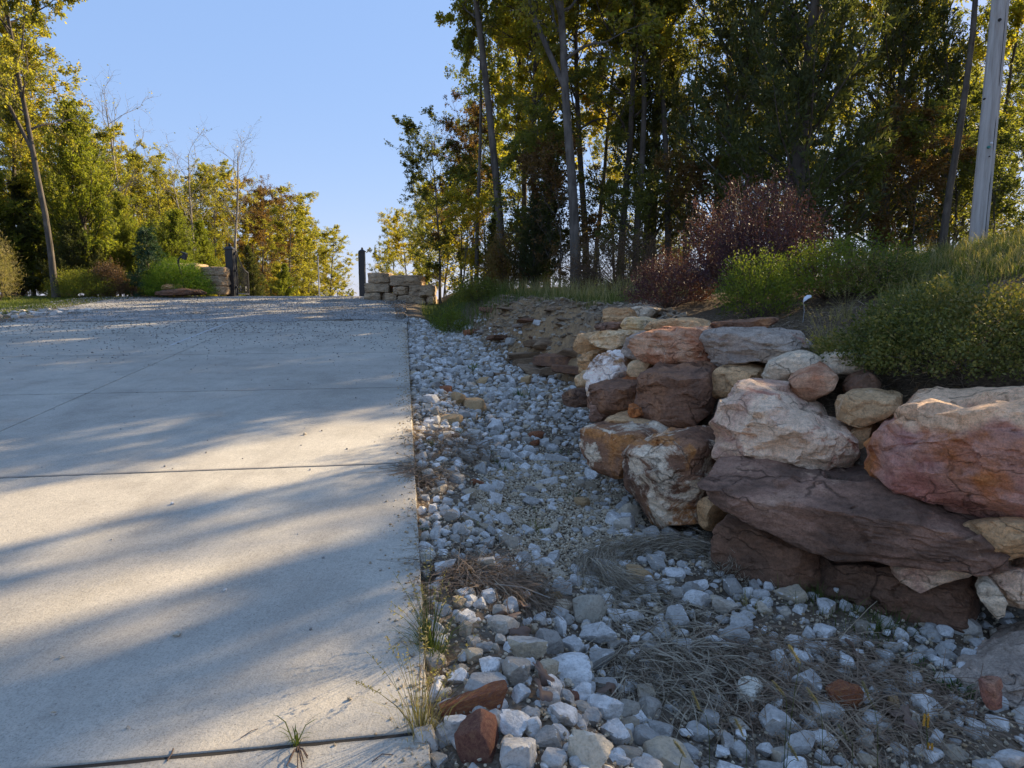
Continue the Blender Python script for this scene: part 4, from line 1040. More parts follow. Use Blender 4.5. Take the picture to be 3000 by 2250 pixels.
hp(1560, 930, 260, 55, .02, 1500, 'straw_brown', 'dry stalks and roots scattered over the eroded bank', L=(.1, .3))
hp(1450, 1705, 170, 40, .05, 1200, 'straw_brown', 'low brown dead grass between the concrete and the swirl')
hp(1330, 1310, 90, 40, .04, 800, 'straw_brown', 'brown dead weeds beside the slab in mid ditch')
hp(1250, 1405, 60, 25, .04, 400, 'straw_brown', 'dry twigs spilling over the slab edge')
hp(2150, 1600, 120, 70, .05, 1200, 'straw', 'dead grass at the foot of the crusted boulder')
hp(2330, 1390, 130, 30, .0, 10, 'straw_brown', 'loose straw') if False else None
n_ = 1500; y = 1.4 + rs_.random(n_) ** 1.3 * 13; cl_ = fbm(np.c_[y * 1.3, y * 0, y * 0], 3, 55); w = rs_.normal(size=n_) * .045 + .015
k_ = (cl_ > -.15) | (w > .02); y, w = y[k_], w[k_]; x = w + .056 - .157 * y
z = np.where(w < .004, road_z(x, y) + .006, ground(x, y) + .02)
me = straw_mesh('edge_litter', np.c_[x, y, z], rs_.uniform(0, 6.28, len(x)), rs_.uniform(.02, .13, len(x)), rs_.normal(size=len(x)) * .15, rs_.uniform(.001, .0022, len(x)), M['straw_brown'], rs_)
prop(obj('edge_litter', me), 'bits of dry grass blown along the concrete edge', kind='stuff')
n_ = 900; y = 1.4 + rs_.random(n_) ** 1.3 * 14; w = -np.abs(rs_.normal(size=n_)) * .09; x = w + .056 - .157 * y; s = rs_.uniform(.002, .008, n_) * (1 + .05 * y)
me = scatter_mesh('edge_grit', PEB, np.c_[x, y, road_z(x, y) + s * .45], np.c_[s, s * .8, s * .7], M['pebble'], .3, False, rs_)
prop(obj('edge_grit', me), 'grit and soil crumbs spilled onto the concrete edge', kind='stuff')
# debris on top of the long slab boulder
def straw_at(u, v, Y, ru, ry, n, lab):
    c = at(u, v, Y); a = rs_.uniform(0, 6.283, n); r = np.sqrt(rs_.random(n))
    P = np.c_[c[0] + ru * r * np.cos(a), c[1] + ry * r * np.sin(a), c[2] + rs_.random(n) * .03]
    L = rs_.uniform(.05, .2, n); az = rs_.uniform(0, 6.283, n)
    me = straw_mesh('dead_grass', P, az, L, rs_.normal(size=n) * .1, rs_.uniform(.0008, .0018, n), M['straw_brown'], rs_)
    prop(obj('dead_grass', me), lab, kind='stuff')
straw_at(2480, 1405, 3.95, .28, .12, 700, 'brown needles and straw lying on the long slab boulder')

def tuft(name, x, y, z, n, H, lean, wid, mat, label, cat, spread=.05, group=None, az=None, stems=0, seed_mat='grass_dry', r_=rs_):
    a = r_.uniform(0, 6.283, n); r = r_.random(n) * spread
    P = np.c_[x + r * np.cos(a), y + r * np.sin(a), np.full(n, z) - .01]
    azs = a + r_.normal(size=n) * .5 if az is None else az + r_.normal(size=n) * .6
    root = empty(name, (x, y, z)); prop(root, label, cat, group)
    P0 = P - np.array((x, y, z))
    obj('blades', blades_mesh('blades', P0, r_.uniform(H[0], H[1], n), np.abs(r_.normal(lean, .25, n)), wid, M[mat], r_, az=azs), root)
    if stems:
        tb = Tubes(); sp = []
        for i in range(stems):
            a_ = (azs[i % n]); ln = abs(r_.normal(lean * .8, .15)); hh = r_.uniform(H[1] * .8, H[1] * 1.35)
            t = np.linspace(0, 1, 5); px_ = hh * t * np.sin(ln * (.5 + t * .6)); pz_ = hh * t * np.cos(ln * (.5 + t * .6))
            C = np.c_[px_ * math.cos(a_), px_ * math.sin(a_), pz_]; tb.add(C, np.linspace(.0015, .0007, 5), 3)
            for k in range(16):
                q = C[-1] + (C[-2] - C[-1]) * r_.random() * 1.0; sp.append(q)
        obj('stems', tb.mesh('stems', M[mat]), root)
        sp = np.array(sp); prop(obj('seed_heads', leaves_mesh('seed_heads', sp, r_.uniform(.008, .02, len(sp)), .3, M[seed_mat], r_), root), kind='stuff')
    return root
def leaves_mesh(name, P, L, asp, mat, r_, dirs=None, jitter=.7, fold=.25, up=.3):
    n = len(P); L = np.broadcast_to(L, (n,))
    a = r_.normal(size=(n, 3))
    if dirs is not None: a = a * jitter + dirs
    a /= np.linalg.norm(a, axis=1)[:, None] + 1e-9
    nz = r_.normal(size=(n, 3)) + np.array((0, 0, up)); b = np.cross(a, nz); b /= np.linalg.norm(b, axis=1)[:, None] + 1e-9
    c = np.cross(a, b)
    Lc = L[:, None]; m = P + a * Lc * .5 + c * Lc * fold * .25
    V = np.stack([P, m + b * Lc * asp * .5, P + a * Lc, m - b * Lc * asp * .5], 1).reshape(-1, 3)
    k = np.arange(n)[:, None] * 4
    return mesh_np(name, V, k + np.array([0, 1, 2, 3]), True, mat)
# ================================================================== TREES
def curve(p0, d0, L, segs, wob, up, r_):
    P = [np.array(p0, float)]; d = np.array(d0, float); d /= np.linalg.norm(d)
    for i in range(segs):
        d = d + r_.normal(size=3) * wob + np.array((0, 0, up)); d /= np.linalg.norm(d)
        P.append(P[-1] + d * L / segs)
    return np.array(P)
def perp_dir(d, ang, r_, az=None):
    d = np.asarray(d, float) / np.linalg.norm(d); ref = np.array((0, 0, 1.)) if abs(d[2]) < .9 else np.array((1., 0, 0))
    a = np.cross(d, ref); a /= np.linalg.norm(a); b = np.cross(d, a)
    t = r_.uniform(0, 6.283) if az is None else az
    return d * math.cos(ang) + (a * math.cos(t) + b * math.sin(t)) * math.sin(ang)
def oak_proto(seed, H=12, rad=.14, b0=.3, nl=22, Lmax=3.2, leaves=9000, lsize=(.065, .125), dens=1.0, wob=.028, lean=(0, 0), leafmat='oak', bark='bark', twigs=6, bare=False, fork=False):
    r_ = np.random.default_rng(seed); tb = Tubes(); tips = []
    tr = curve((0, 0, -.2), (lean[0], lean[1], 1), H, 14, wob, .03, r_)
    trr = np.linspace(rad, rad * .16, 15); trr[0] *= 1.35; trr[1] *= 1.05; tb.add(tr, trr, 9)
    trunks = [(tr, trr)]
    if fork:
        k = 5; t2 = curve(tr[k], perp_dir(tr[k + 1] - tr[k], .35, r_), H * .6, 9, wob, .04, r_); rr2 = np.linspace(trr[k] * .8, trr[k] * .15, 10)
        tb.add(t2, rr2, 7); trunks.append((t2, rr2))
    az = r_.uniform(0, 6.28)
    for (T, TR) in trunks:
        for i in range(nl if T is tr else nl // 2):
            f = (b0 if T is tr else .1) + (1 - (b0 if T is tr else .1)) * ((i + r_.random()) / (nl if T is tr else nl // 2)); f = min(f, .985)
            x = f * (len(T) - 1); k = int(x); p0 = T[k] + (T[min(k + 1, len(T) - 1)] - T[k]) * (x - k); r0 = TR[k] * .5
            az += 2.4
            prof = math.sin(math.pi * min(1, .25 + .75 * (1 - f) / (1 - b0 + .01) * .9)) ** .7 * .85 + .15
            L = Lmax * prof * r_.uniform(.65, 1.15)
            d = perp_dir(np.array((0, 0, 1.)), r_.uniform(.75, 1.25) * (1.05 - .35 * f), r_, az)
            B_ = curve(p0, d, L, 7, .17, .06, r_); BR = np.linspace(min(r0, .035 * L ** .6 + .01), .007, 8); tb.add(B_, BR, 5)
            ns = 7 if not bare else 6
            for j in range(ns):
                g = .25 + .75 * (j + r_.random()) / ns; xx = min(g, .99) * 7; kk = int(xx); q0 = B_[kk] + (B_[kk + 1] - B_[kk]) * (xx - kk)
                Ls = L * .42 * r_.uniform(.6, 1.2) * (1.15 - .5 * g)
                S = curve(q0, perp_dir(B_[kk + 1] - B_[kk], r_.uniform(.5, 1.1), r_), Ls, 4, .22, .07, r_); tb.add(S, np.linspace(BR[kk] * .55, .004, 5), 4)
                for m in range(twigs):
                    h = .2 + .8 * (m + r_.random()) / twigs; y_ = min(h, .99) * 4; ky = int(y_); t0 = S[ky] + (S[ky + 1] - S[ky]) * (y_ - ky)
                    Tw = curve(t0, perp_dir(S[ky + 1] - S[ky], r_.uniform(.4, 1.2), r_), r_.uniform(.18, .5) * (1.5 if bare else 1), 3, .28, .05, r_)
                    if r_.random() < .55 or bare: tb.add(Tw, np.linspace(.0042, .002, 4), 3)
                    tips.append(Tw)
    if bare and not leaves: return tb.mesh('trunk', M[bark]), None
    tips = np.array(tips); w = r_.random(len(tips)) ** 1.3 + .1
    cl = fbm(tips[:, 0] * .7 + seed, 3, 90); w = w * (np.clip(cl + .35, .03, 1))
    pick = r_.choice(len(tips), size=leaves, p=w / w.sum())
    f = r_.random(leaves) ** .6 * 2.99; k = f.astype(int)
    P = tips[pick, k] + (tips[pick, k + 1] - tips[pick, k]) * (f - k)[:, None] + r_.normal(size=(leaves, 3)) * .05
    L = r_.uniform(lsize[0], lsize[1], leaves)
    d = tips[pick, 3] - tips[pick, 0]; d /= np.linalg.norm(d, axis=1)[:, None] + 1e-9
    return tb.mesh('trunk', M[bark]), leaves_mesh('crown', P, L, .62, M[leafmat], r_, d + np.array((0, 0, -.25)), .8)
def cedar_proto(seed, H=8, base=1.7, n=34000, b0=.04, leafmat='cedar', ls=(.07, .15), droop=.0, angle=.95, nb=120):
    r_ = np.random.default_rng(seed); tb = Tubes()
    tr = curve((0, 0, -.2), (0, 0, 1), H, 12, .03, .03, r_); tb.add(tr, np.linspace(.022 * H, .01, 13), 7)
    S0, S1, WT = [], [], []
    az = 0
    for i in range(nb):
        f = b0 + (1 - b0) * (i / nb) ** .9; x = f * 12; k = min(int(x), 11); p0 = tr[k] + (tr[k + 1] - tr[k]) * (x - k)
        az += 2.4 + r_.normal() * .3
        L = base * (1 - f) ** .75 * r_.uniform(.6, 1.25) * (1 + .3 * math.sin(az * .5 + i)) + .12
        d = perp_dir(np.array((0, 0, 1.)), angle * (1 - .45 * f) * r_.uniform(.8, 1.15), r_, az)
        B_ = curve(p0, d, L, 5, .1, .05 - droop, r_); tb.add(B_, np.linspace(.012 + .008 * L, .003, 6), 4)
        nsb = int(5 + L * 6)
        for j in range(nsb):
            g = .15 + .85 * (j + r_.random()) / nsb; xx = min(g, .99) * 5; kk = int(xx); q0 = B_[kk] + (B_[kk + 1] - B_[kk]) * (xx - kk)
            dd = perp_dir(B_[kk + 1] - B_[kk], r_.uniform(.4, .9), r_) + np.array((0, 0, .25 - droop * 4)); dd /= np.linalg.norm(dd)
            ll = (.18 + .28 * L * (1.1 - g)) * r_.uniform(.6, 1.3)
            S0.append(q0); S1.append(q0 + dd * ll); WT.append(ll)
    S0, S1, WT = np.array(S0), np.array(S1), np.array(WT)
    pick = r_.choice(len(S0), size=n, p=WT / WT.sum()); f = r_.random(n)
    P = S0[pick] + (S1[pick] - S0[pick]) * f[:, None] + r_.normal(size=(n, 3)) * (.028 * (1.2 - f))[:, None]
    d = (S1 - S0)[pick]; d /= np.linalg.norm(d, axis=1)[:, None]
    return tb.mesh('trunk', M['bark_dark']), leaves_mesh('crown', P, r_.uniform(ls[0], ls[1], n), .32, M[leafmat], r_, d + np.array((0, 0, -droop * 5)), .55)
OAK = [oak_proto(101, 13, .11, .3, 26, 3.0, 30000, dens=1), oak_proto(102, 13, .12, .4, 22, 3.3, 27000, fork=True), oak_proto(103, 11, .09, .16, 28, 2.9, 32000, leafmat='oak'), oak_proto(104, 14, .10, .42, 22, 2.6, 20000, lean=(.03, .02))]
OAKH = [13, 13, 11, 14]
BARE = [oak_proto(111, 10, .12, .4, 16, 2.6, 260, bark='bark_pale', bare=True, twigs=4), oak_proto(112, 9, .10, .35, 14, 2.2, 60, bark='bark_pale', bare=True, twigs=4, fork=True)]
BAREH = [10, 9]
CED = [cedar_proto(121, 8, 2.5, 44000, nb=130), cedar_proto(122, 8, 3.2, 52000, nb=140), cedar_proto(123, 8, 1.9, 36000), cedar_proto(124, 8, 2.3, 21000, nb=95), cedar_proto(125, 8, 2.7, 23000, nb=100)]
SAP = oak_proto(131, 5, .04, .08, 18, 1.7, 7000, twigs=4, leafmat='oak_green')
def tree(name, proto, pH, x, y, H, label, group=None, leafmat=None, rz=None, cat='tree', sx=1.0, bark=None, tilt=(0, 0), dz=-.05):
    root = empty(name, (x, y, gz(x, y) + dz), random.uniform(0, 6.28) if rz is None else rz)
    root.rotation_euler = (tilt[0], tilt[1], root.rotation_euler.z); s = H / pH; root.scale = (s * sx, s * sx, s)
    prop(root, label, cat, group)
    t = obj('trunk', proto[0], root)
    if bark: t.material_slots[0].link = 'OBJECT'; t.material_slots[0].material = M[bark]
    if proto[1]:
        c = obj('crown', proto[1], root)
        if leafmat: c.material_slots[0].link = 'OBJECT'; c.material_slots[0].material = M[leafmat]
    return root
def px_tree(name, proto, pH, u, Y, vtop, label, **kw):
    x = ray(u, 850)[0] / ray(u, 850)[1] * Y
    H = at(u, vtop, Y)[2] - gz(x, Y) if vtop > 0 else -vtop
    return tree(name, proto, pH, x, Y, H, label, **kw)
O, BR_ = OAK, BARE
# ---- right-hand wood, the trees one can tell apart
px_tree('oak_tree', O[1], 13, 1690, 17.5, -15, 'oak with the thickest pale grey trunk standing in the grass strip', rz=1.0, leafmat='oak')
px_tree('oak_tree', O[3], 14, 1478, 20.5, -18, 'tall oak with a long bare limb reaching left over the road', rz=2.4, leafmat='oak_green')
px_tree('oak_tree', O[3], 14, 1395, 22, -16, 'straight slender oak at the left front of the wood', rz=.4, sx=.6, leafmat='oak')
px_tree('oak_tree', O[2], 11, 1350, 25, 330, 'russet leaved oak behind the stone block wall', rz=.9, leafmat='rust_leaf')
px_tree('oak_tree', O[2], 11, 1290, 24.5, 400, 'green oak leaning over the right block wall', rz=3.4, leafmat='oak_green', sx=1.25)
px_tree('oak_tree', O[0], 13, 1225, 33, 560, 'yellow green oak next beyond the right gate post', rz=2, leafmat='oak')
px_tree('oak_tree', O[2], 11, 1160, 44, 650, 'small distant oak just right of the right gate post', rz=5, leafmat='oak')
px_tree('oak_tree', O[2], 11, 1255, 29, 640, 'low yellow green oak filling behind the right block wall', rz=2, leafmat='oak', sx=1.5)
px_tree('oak_tree', O[2], 11, 1195, 37, 660, 'bushy yellow oak second from the right gate post', rz=4, leafmat='gold_leaf', sx=1.4)
px_tree('oak_tree', O[2], 11, 1120, 60, 740, 'farthest oak on the right of the road dip', rz=1, leafmat='oak_green')
px_tree('cedar_tree', CED[1], 8, 1560, 19.5, 560, 'dense dark cedar beside the thickest oak trunk', leafmat='cedar')
px_tree('cedar_tree', CED[0], 8, 1450, 22.5, 590, 'dark cedar between the slender oak and the bushy cedar', leafmat='cedar')
px_tree('cedar_tree', CED[2], 8, 1600, 21, 380, 'tall narrow dark cedar behind the bushy cedar', leafmat='cedar')
px_tree('cedar_tree', CED[4], 8, 2080, 21, -11, 'huge dark cedar behind the maroon shrub', leafmat='cedar', rz=1)
px_tree('cedar_tree', CED[3], 8, 2310, 16, -11, 'tallest dark cedar right of the maroon shrub', leafmat='cedar', rz=2)
px_tree('cedar_tree', CED[4], 8, 2560, 22, -11, 'dark cedar behind the leaning yellow green shrub', leafmat='cedar', rz=3)
px_tree('cedar_tree', CED[3], 8, 1900, 22, -9.5, 'dark cedar behind the brown brush heap', leafmat='cedar', rz=4)
px_tree('cedar_tree', CED[3], 8, 2760, 21, -8, 'dark cedar half hidden by the utility pole', leafmat='cedar', rz=5)
px_tree('oak_tree', O[3], 14, 1860, 20, -15, 'dark trunked oak behind the brown brush, left of a pair', leafmat='gold_leaf', bark='bark_dark', rz=.5)
px_tree('oak_tree', O[3], 14, 1960, 20.5, -15, 'dark trunked oak behind the brown brush, right of a pair', leafmat='oak', bark='bark_dark', rz=1.5)
px_tree('oak_tree', O[3], 14, 2745, 13.8, -14, 'slanting dark trunked oak just left of the utility pole', leafmat='gold_leaf', bark='bark_dark', rz=.3, tilt=(0, .07), sx=.75)
for (u, Y, H) in [(1815, 21, 14), (1880, 24, 14), (1600, 25, 15), (1530, 27, 14), (1440, 29, 12), (1380, 32, 8), (1740, 26, 13), (2260, 23, 13), (2650, 24, 12), (2880, 24, 10), (2160, 30, 10), (2380, 30, 10), (2880, 31, 9), (1500, 36, 8), (1310, 42, 7), (1260, 50, 8), (1800, 38, 10), (2300, 37, 10), (2800, 36, 10), (1570, 22, 13), (1720, 22, 13), (2000, 27, 12.5), (2480, 26, 12.5), (2590, 25, 12), (2070, 28, 12.5)]:
    i = random.randrange(4)
    px_tree('oak_tree', O[i], OAKH[i], u, Y, -H, 'slim oak deep in the backlit right hand wood', group='slim oaks deep in the right hand wood', leafmat=random.choice(['gold_leaf', 'oak', 'oak', 'gold_leaf', 'oak_green']), bark='bark_dark')
for (u, Y, H) in [(1530, 20, 4.5), (1640, 19, 3.5), (1760, 19.5, 3), (2000, 18, 3), (2200, 17, 3.2), (2450, 17, 3.2), (2680, 17, 3), (2900, 17, 3), (1420, 24, 4), (1350, 21.5, 3.0), (1300, 28, 4), (2990, 19, 4), (1850, 17.5, 2.5), (2780, 18, 4), (2560, 19, 4)]:
    px_tree('sapling', SAP, 5, u, Y, -H, 'leafy young tree in the understorey of the right hand wood', group='young trees under the right hand wood', leafmat=random.choice(['oak_green', 'gold_leaf', 'rust_leaf', 'oak_green']), cat='young tree', sx=1.2)
# ---- oaks added past the right edge to shade the drive and ditch
for (x, y, H, i) in [(9.6, 10.4, 8.0, 2), (12.6, 7.0, 8, 1), (14.2, 16.2, 12, 3), (17.5, 19, 13, 1), (16.5, 13, 10, 3)]:
    tree('oak_tree', O[i], OAKH[i], x, y, H, 'oak added past the right edge to shade the driveway', group='oaks added past the right edge for shade', leafmat='oak')
# long bare limb on the tall oak
# ---- left side
px_tree('oak_tree', O[1], 13, 165, 24, -14.5, 'leaning grey trunked oak at the left edge of the lawn', sx=.85, rz=2.2, tilt=(0, -.08), leafmat='oak')
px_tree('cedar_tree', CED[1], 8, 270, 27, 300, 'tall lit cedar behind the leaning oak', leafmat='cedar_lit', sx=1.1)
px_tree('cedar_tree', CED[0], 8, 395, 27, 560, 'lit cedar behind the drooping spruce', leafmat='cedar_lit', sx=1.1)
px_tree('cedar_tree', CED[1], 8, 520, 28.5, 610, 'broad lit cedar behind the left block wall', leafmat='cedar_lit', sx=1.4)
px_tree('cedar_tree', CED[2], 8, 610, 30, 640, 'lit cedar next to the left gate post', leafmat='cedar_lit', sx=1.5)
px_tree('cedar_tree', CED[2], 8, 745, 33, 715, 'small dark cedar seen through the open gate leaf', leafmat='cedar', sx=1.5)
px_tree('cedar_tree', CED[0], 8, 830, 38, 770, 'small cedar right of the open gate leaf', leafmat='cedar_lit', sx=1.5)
px_tree('bare_tree', BR_[0], 10, 390, 34, 300, 'bare crowned tree above the lit cedars', rz=.5)
px_tree('bare_tree', BR_[1], 9, 575, 36, 440, 'bare forked tree left of the left gate post', rz=1.5)
px_tree('bare_tree', BR_[0], 10, 690, 35, 430, 'bare tree standing over the left gate post', rz=3.1)
px_tree('oak_tree', O[2], 11, 480, 36, 480, 'yellow green oak between the two left bare trees', leafmat='oak')
px_tree('oak_tree', O[0], 13, 640, 42, 520, 'leafy oak behind the left gate post', leafmat='oak')
px_tree('oak_tree', O[2], 11, 765, 46, 570, 'orange leaved oak beyond the gate', leafmat='rust_leaf', sx=1.2)
px_tree('oak_tree', O[2], 11, 845, 43, 590, 'round crowned oak beyond the open gate leaf', leafmat='oak', rz=1, sx=1.3)
px_tree('oak_tree', O[2], 11, 905, 55, 700, 'small oak second from the end of the left tree line', leafmat='oak', sx=1.4)
px_tree('oak_tree', O[0], 13, 960, 68, 700, 'last oak of the left tree line before the sky gap', leafmat='gold_leaf', sx=1.5)
for (u, Y, vt, i, m) in [(40, 27, 60, 0, 'oak'), (-60, 26, 20, 1, 'oak'), (-140, 24, 0.5, 0, 'oak'), (200, 38, 330, 2, 'gold_leaf'), (320, 42, 430, 0, 'gold_leaf'), (430, 46, 520, 2, 'oak'), (540, 52, 560, 0, 'gold_leaf'), (710, 55, 620, 2, 'gold_leaf'), (800, 58, 650, 0, 'oak'), (100, 34, 250, 2, 'oak_green'), (20, 36, 180, 3, 'gold_leaf'), (880, 66, 690, 2, 'oak'), (930, 80, 740, 2, 'gold_leaf'), (985, 90, 790, 2, 'oak'), (350, 38, 500, 2, 'oak'), (450, 40, 500, 0, 'oak'), (590, 46, 530, 2, 'oak'), (670, 48, 550, 0, 'gold_leaf'), (735, 50, 580, 2, 'oak'), (790, 52, 600, 2, 'rust_leaf'), (880, 56, 660, 0, 'oak'), (830, 60, 640, 2, 'gold_leaf'), (250, 33, 420, 2, 'oak'), (520, 60, 560, 2, 'oak')]:
    px_tree('oak_tree', O[i], OAKH[i], u, Y, vt, 'sunlit oak in the back rows of the left hand wood', group='oaks in the back rows of the left hand wood', leafmat=m, sx=1.2)
for (u, Y, vt) in [(60, 26, 500), (-40, 25, 420), (150, 29, 560), (10, 24.5, 640), (330, 31, 560), (460, 32, 640), (700, 40, 740), (215, 25.5, 640), (100, 26, 700)]:
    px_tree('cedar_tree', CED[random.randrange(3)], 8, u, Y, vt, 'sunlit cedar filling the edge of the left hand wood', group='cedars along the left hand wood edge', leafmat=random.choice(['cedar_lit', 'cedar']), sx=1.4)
# far wood closing every gap, both sides
for i in range(40):
    side = i % 3 == 0; y = random.uniform(42, 100)
    x = (random.uniform(6, 60) if side else -random.uniform(22, 75))
    k = random.randrange(4)
    tree('oak_tree', O[k], OAKH[k], x, y, random.uniform(9, 13) if side == 0 else random.uniform(7.5, 10), 'distant oak that fills the far wood', group='distant oaks of the far wood', leafmat=random.choice(['oak', 'gold_leaf', 'oak_green']), sx=1.4)

# ================================================================== SHRUBS
def shrub(name, u, v, Y, rx, ry, rz_, n, leaf, mat, label, stems=40, shell=.75, up=.5, cl=3.0, seed=1, asp=.55, base=None, parts=('foliage', 'stems'), sag=0, lean=(0, 0), spikes=0, mat2=None):
    """an uneven dome of leaf sprays on stems; (u, v) is its foot in the photo"""
    r_ = np.random.default_rng(seed)
    c = at(u, v, Y); z0 = gz(c[0], Y) if base is None else base
    root = empty(name, (c[0], Y, z0)); prop(root, label, 'shrub')
    m = int(n / 14); d = r_.normal(size=(m, 3)); d[:, 2] = np.abs(d[:, 2]) * 1.0 - .1; d /= np.linalg.norm(d, axis=1)[:, None]
    rad = (1 + .34 * fbm(d * cl + seed, 3, seed)) * (shell + (1 - shell) * r_.random(m) ** .5)
    inner = r_.random(m) < .25; rad[inner] *= r_.uniform(.5, .9, inner.sum())
    T = d * rad[:, None] * np.array((rx, ry, rz_)); T[:, 2] += .12 * rz_
    T[:, 0] += lean[0] * T[:, 2]; T[:, 1] += lean[1] * T[:, 2]
    T[:, 2] = np.maximum(T[:, 2], .02)
    sd = T / (np.linalg.norm(T, axis=1)[:, None]); sd[:, 2] += up; sd /= np.linalg.norm(sd, axis=1)[:, None]
    tw = leaf * 7; nl = n // m
    f = r_.random((m, nl)); P = T[:, None, :] + sd[:, None, :] * (f * tw)[..., None] + r_.normal(size=(m, nl, 3)) * leaf * .7
    D_ = np.repeat(sd, nl, 0); P = P.reshape(-1, 3)
    obj(parts[0], leaves_mesh(parts[0], P, r_.uniform(.6, 1.3, len(P)) * leaf, asp, M[mat], r_, D_, .9), root)
    tb = Tubes()
    for i in range(stems):
        k = r_.integers(m); s0 = np.array((T[k, 0] * .12, T[k, 1] * .12, 0)); mid = T[k] * .5 + np.array((0, 0, .12 * rz_)); e = T[k] + sd[k] * tw
        t = np.linspace(0, 1, 6)[:, None]; C = (1 - t) ** 2 * s0 + 2 * t * (1 - t) * mid + t ** 2 * e; tb.add(C, np.linspace(.008, .0025, 6) * min(1, rz_ / .8), 4)
    for i in range(spikes):
        k = r_.integers(m); e0 = T[k]; e = e0 + np.array((r_.normal() * .1, r_.normal() * .1, r_.uniform(.1, .32)))
        tb.add(np.array([e0, (e0 + e) / 2 + r_.normal(size=3) * .02, e]), np.array((.004, .003, .0015)), 3)
    obj(parts[1], tb.mesh(parts[1], M['stem']), root)
    return root
shrub('maroon_shrub', 2205, 915, 8.6, .95, .85, 1.2, 30000, .028, 'barberry', 'big maroon leaved shrub with upright sprays behind the wall', stems=260, seed=31, up=1.1, shell=.45, cl=4.2, spikes=110, asp=.6)
shrub('maroon_shrub', 1960, 925, 9.3, .5, .45, .55, 12000, .026, 'barberry', 'low maroon shrub spilling over the far end of the wall', stems=50, seed=32, up=.6, shell=.6)
shrub('small_leaved_shrub', 2830, 1140, 4.75, .8, .62, .42, 44000, .025, 'boxleaf', 'dense rounded small leaved shrub above the red boulder', stems=60, seed=33, up=.3, shell=.8, cl=3.5, asp=.6)
shrub('leafy_shrub', 2215, 915, 7.2, .33, .3, .5, 6500, .034, 'shrub_yellow', 'light green shrub with narrow leaves in front of the maroon shrub', stems=40, seed=34, up=.8, shell=.5, asp=.35)
shrub('leaning_shrub', 2420, 900, 7.6, .8, .55, .52, 17000, .026, 'shrub_yellow', 'sprawling yellow green shrub leaning right behind the wall', stems=90, seed=35, up=.3, shell=.5, lean=(.5, 0), spikes=50)
shrub('leaning_shrub', 2560, 880, 7.3, .5, .4, .32, 7000, .024, 'boxleaf', 'low olive green shrub left of the rounded shrub', stems=50, seed=36, up=.2, shell=.5, spikes=30)
shrub('brush_heap', 1830, 855, 15.5, 1.25, .8, 1.0, 16000, .05, 'brush', 'tangled heap of dry brown brush at the wood edge', stems=120, seed=37, up=.2, shell=.5, asp=.25, spikes=60)
shrub('brush_heap', 1490, 860, 20, .7, .6, 1.3, 9000, .06, 'rust_leaf', 'russet brushy shrub at the left foot of the wood', stems=60, seed=38, up=.4, shell=.4)
shrub('brush_heap', 1400, 880, 18.5, .55, .5, .45, 5000, .05, 'oak_green', 'low green brush at the head of the bank', stems=40, seed=39, shell=.4)
shrub('yellow_shrub', 1318, 905, 17.0, .33, .3, .38, 2600, .04, 'shrub_yellow', 'little bright yellow green bush at the top of the ditch', stems=20, seed=40, shell=.4)
shrub('lime_shrub', 520, 850, 25.0, .98, .8, .95, 26000, .06, 'golden_conifer', 'lime green mounded conifer before the left block wall', stems=20, seed=41, up=.3, shell=.7, asp=.25, cl=4)
shrub('olive_shrub', 240, 858, 24.5, .85, .7, .62, 14000, .06, 'cedar_lit', 'low olive green conifer left of the brown bush', stems=20, seed=42, up=.3, asp=.25)
shrub('brown_shrub', 318, 858, 25, .6, .55, .95, 12000, .05, 'brush', 'brownish maroon bush between the olive conifer and the spruce', stems=80, seed=43, up=.6, shell=.4)
shrub('pale_grass_clump', -5, 862, 21.5, .4, .4, 1.2, 6000, .12, 'grass_dry', 'tall pale orange ornamental grass at the far left edge', stems=30, seed=44, up=1.6, asp=.07)
ws_ = cedar_proto(141, 3, 1.0, 16000, .05, 'spruce', (.05, .1), droop=.12, angle=1.3, nb=60)
px_tree('drooping_spruce', ws_, 3, 435, 25.2, 655, 'drooping blue green spruce left of the keypad post', sx=1.0)

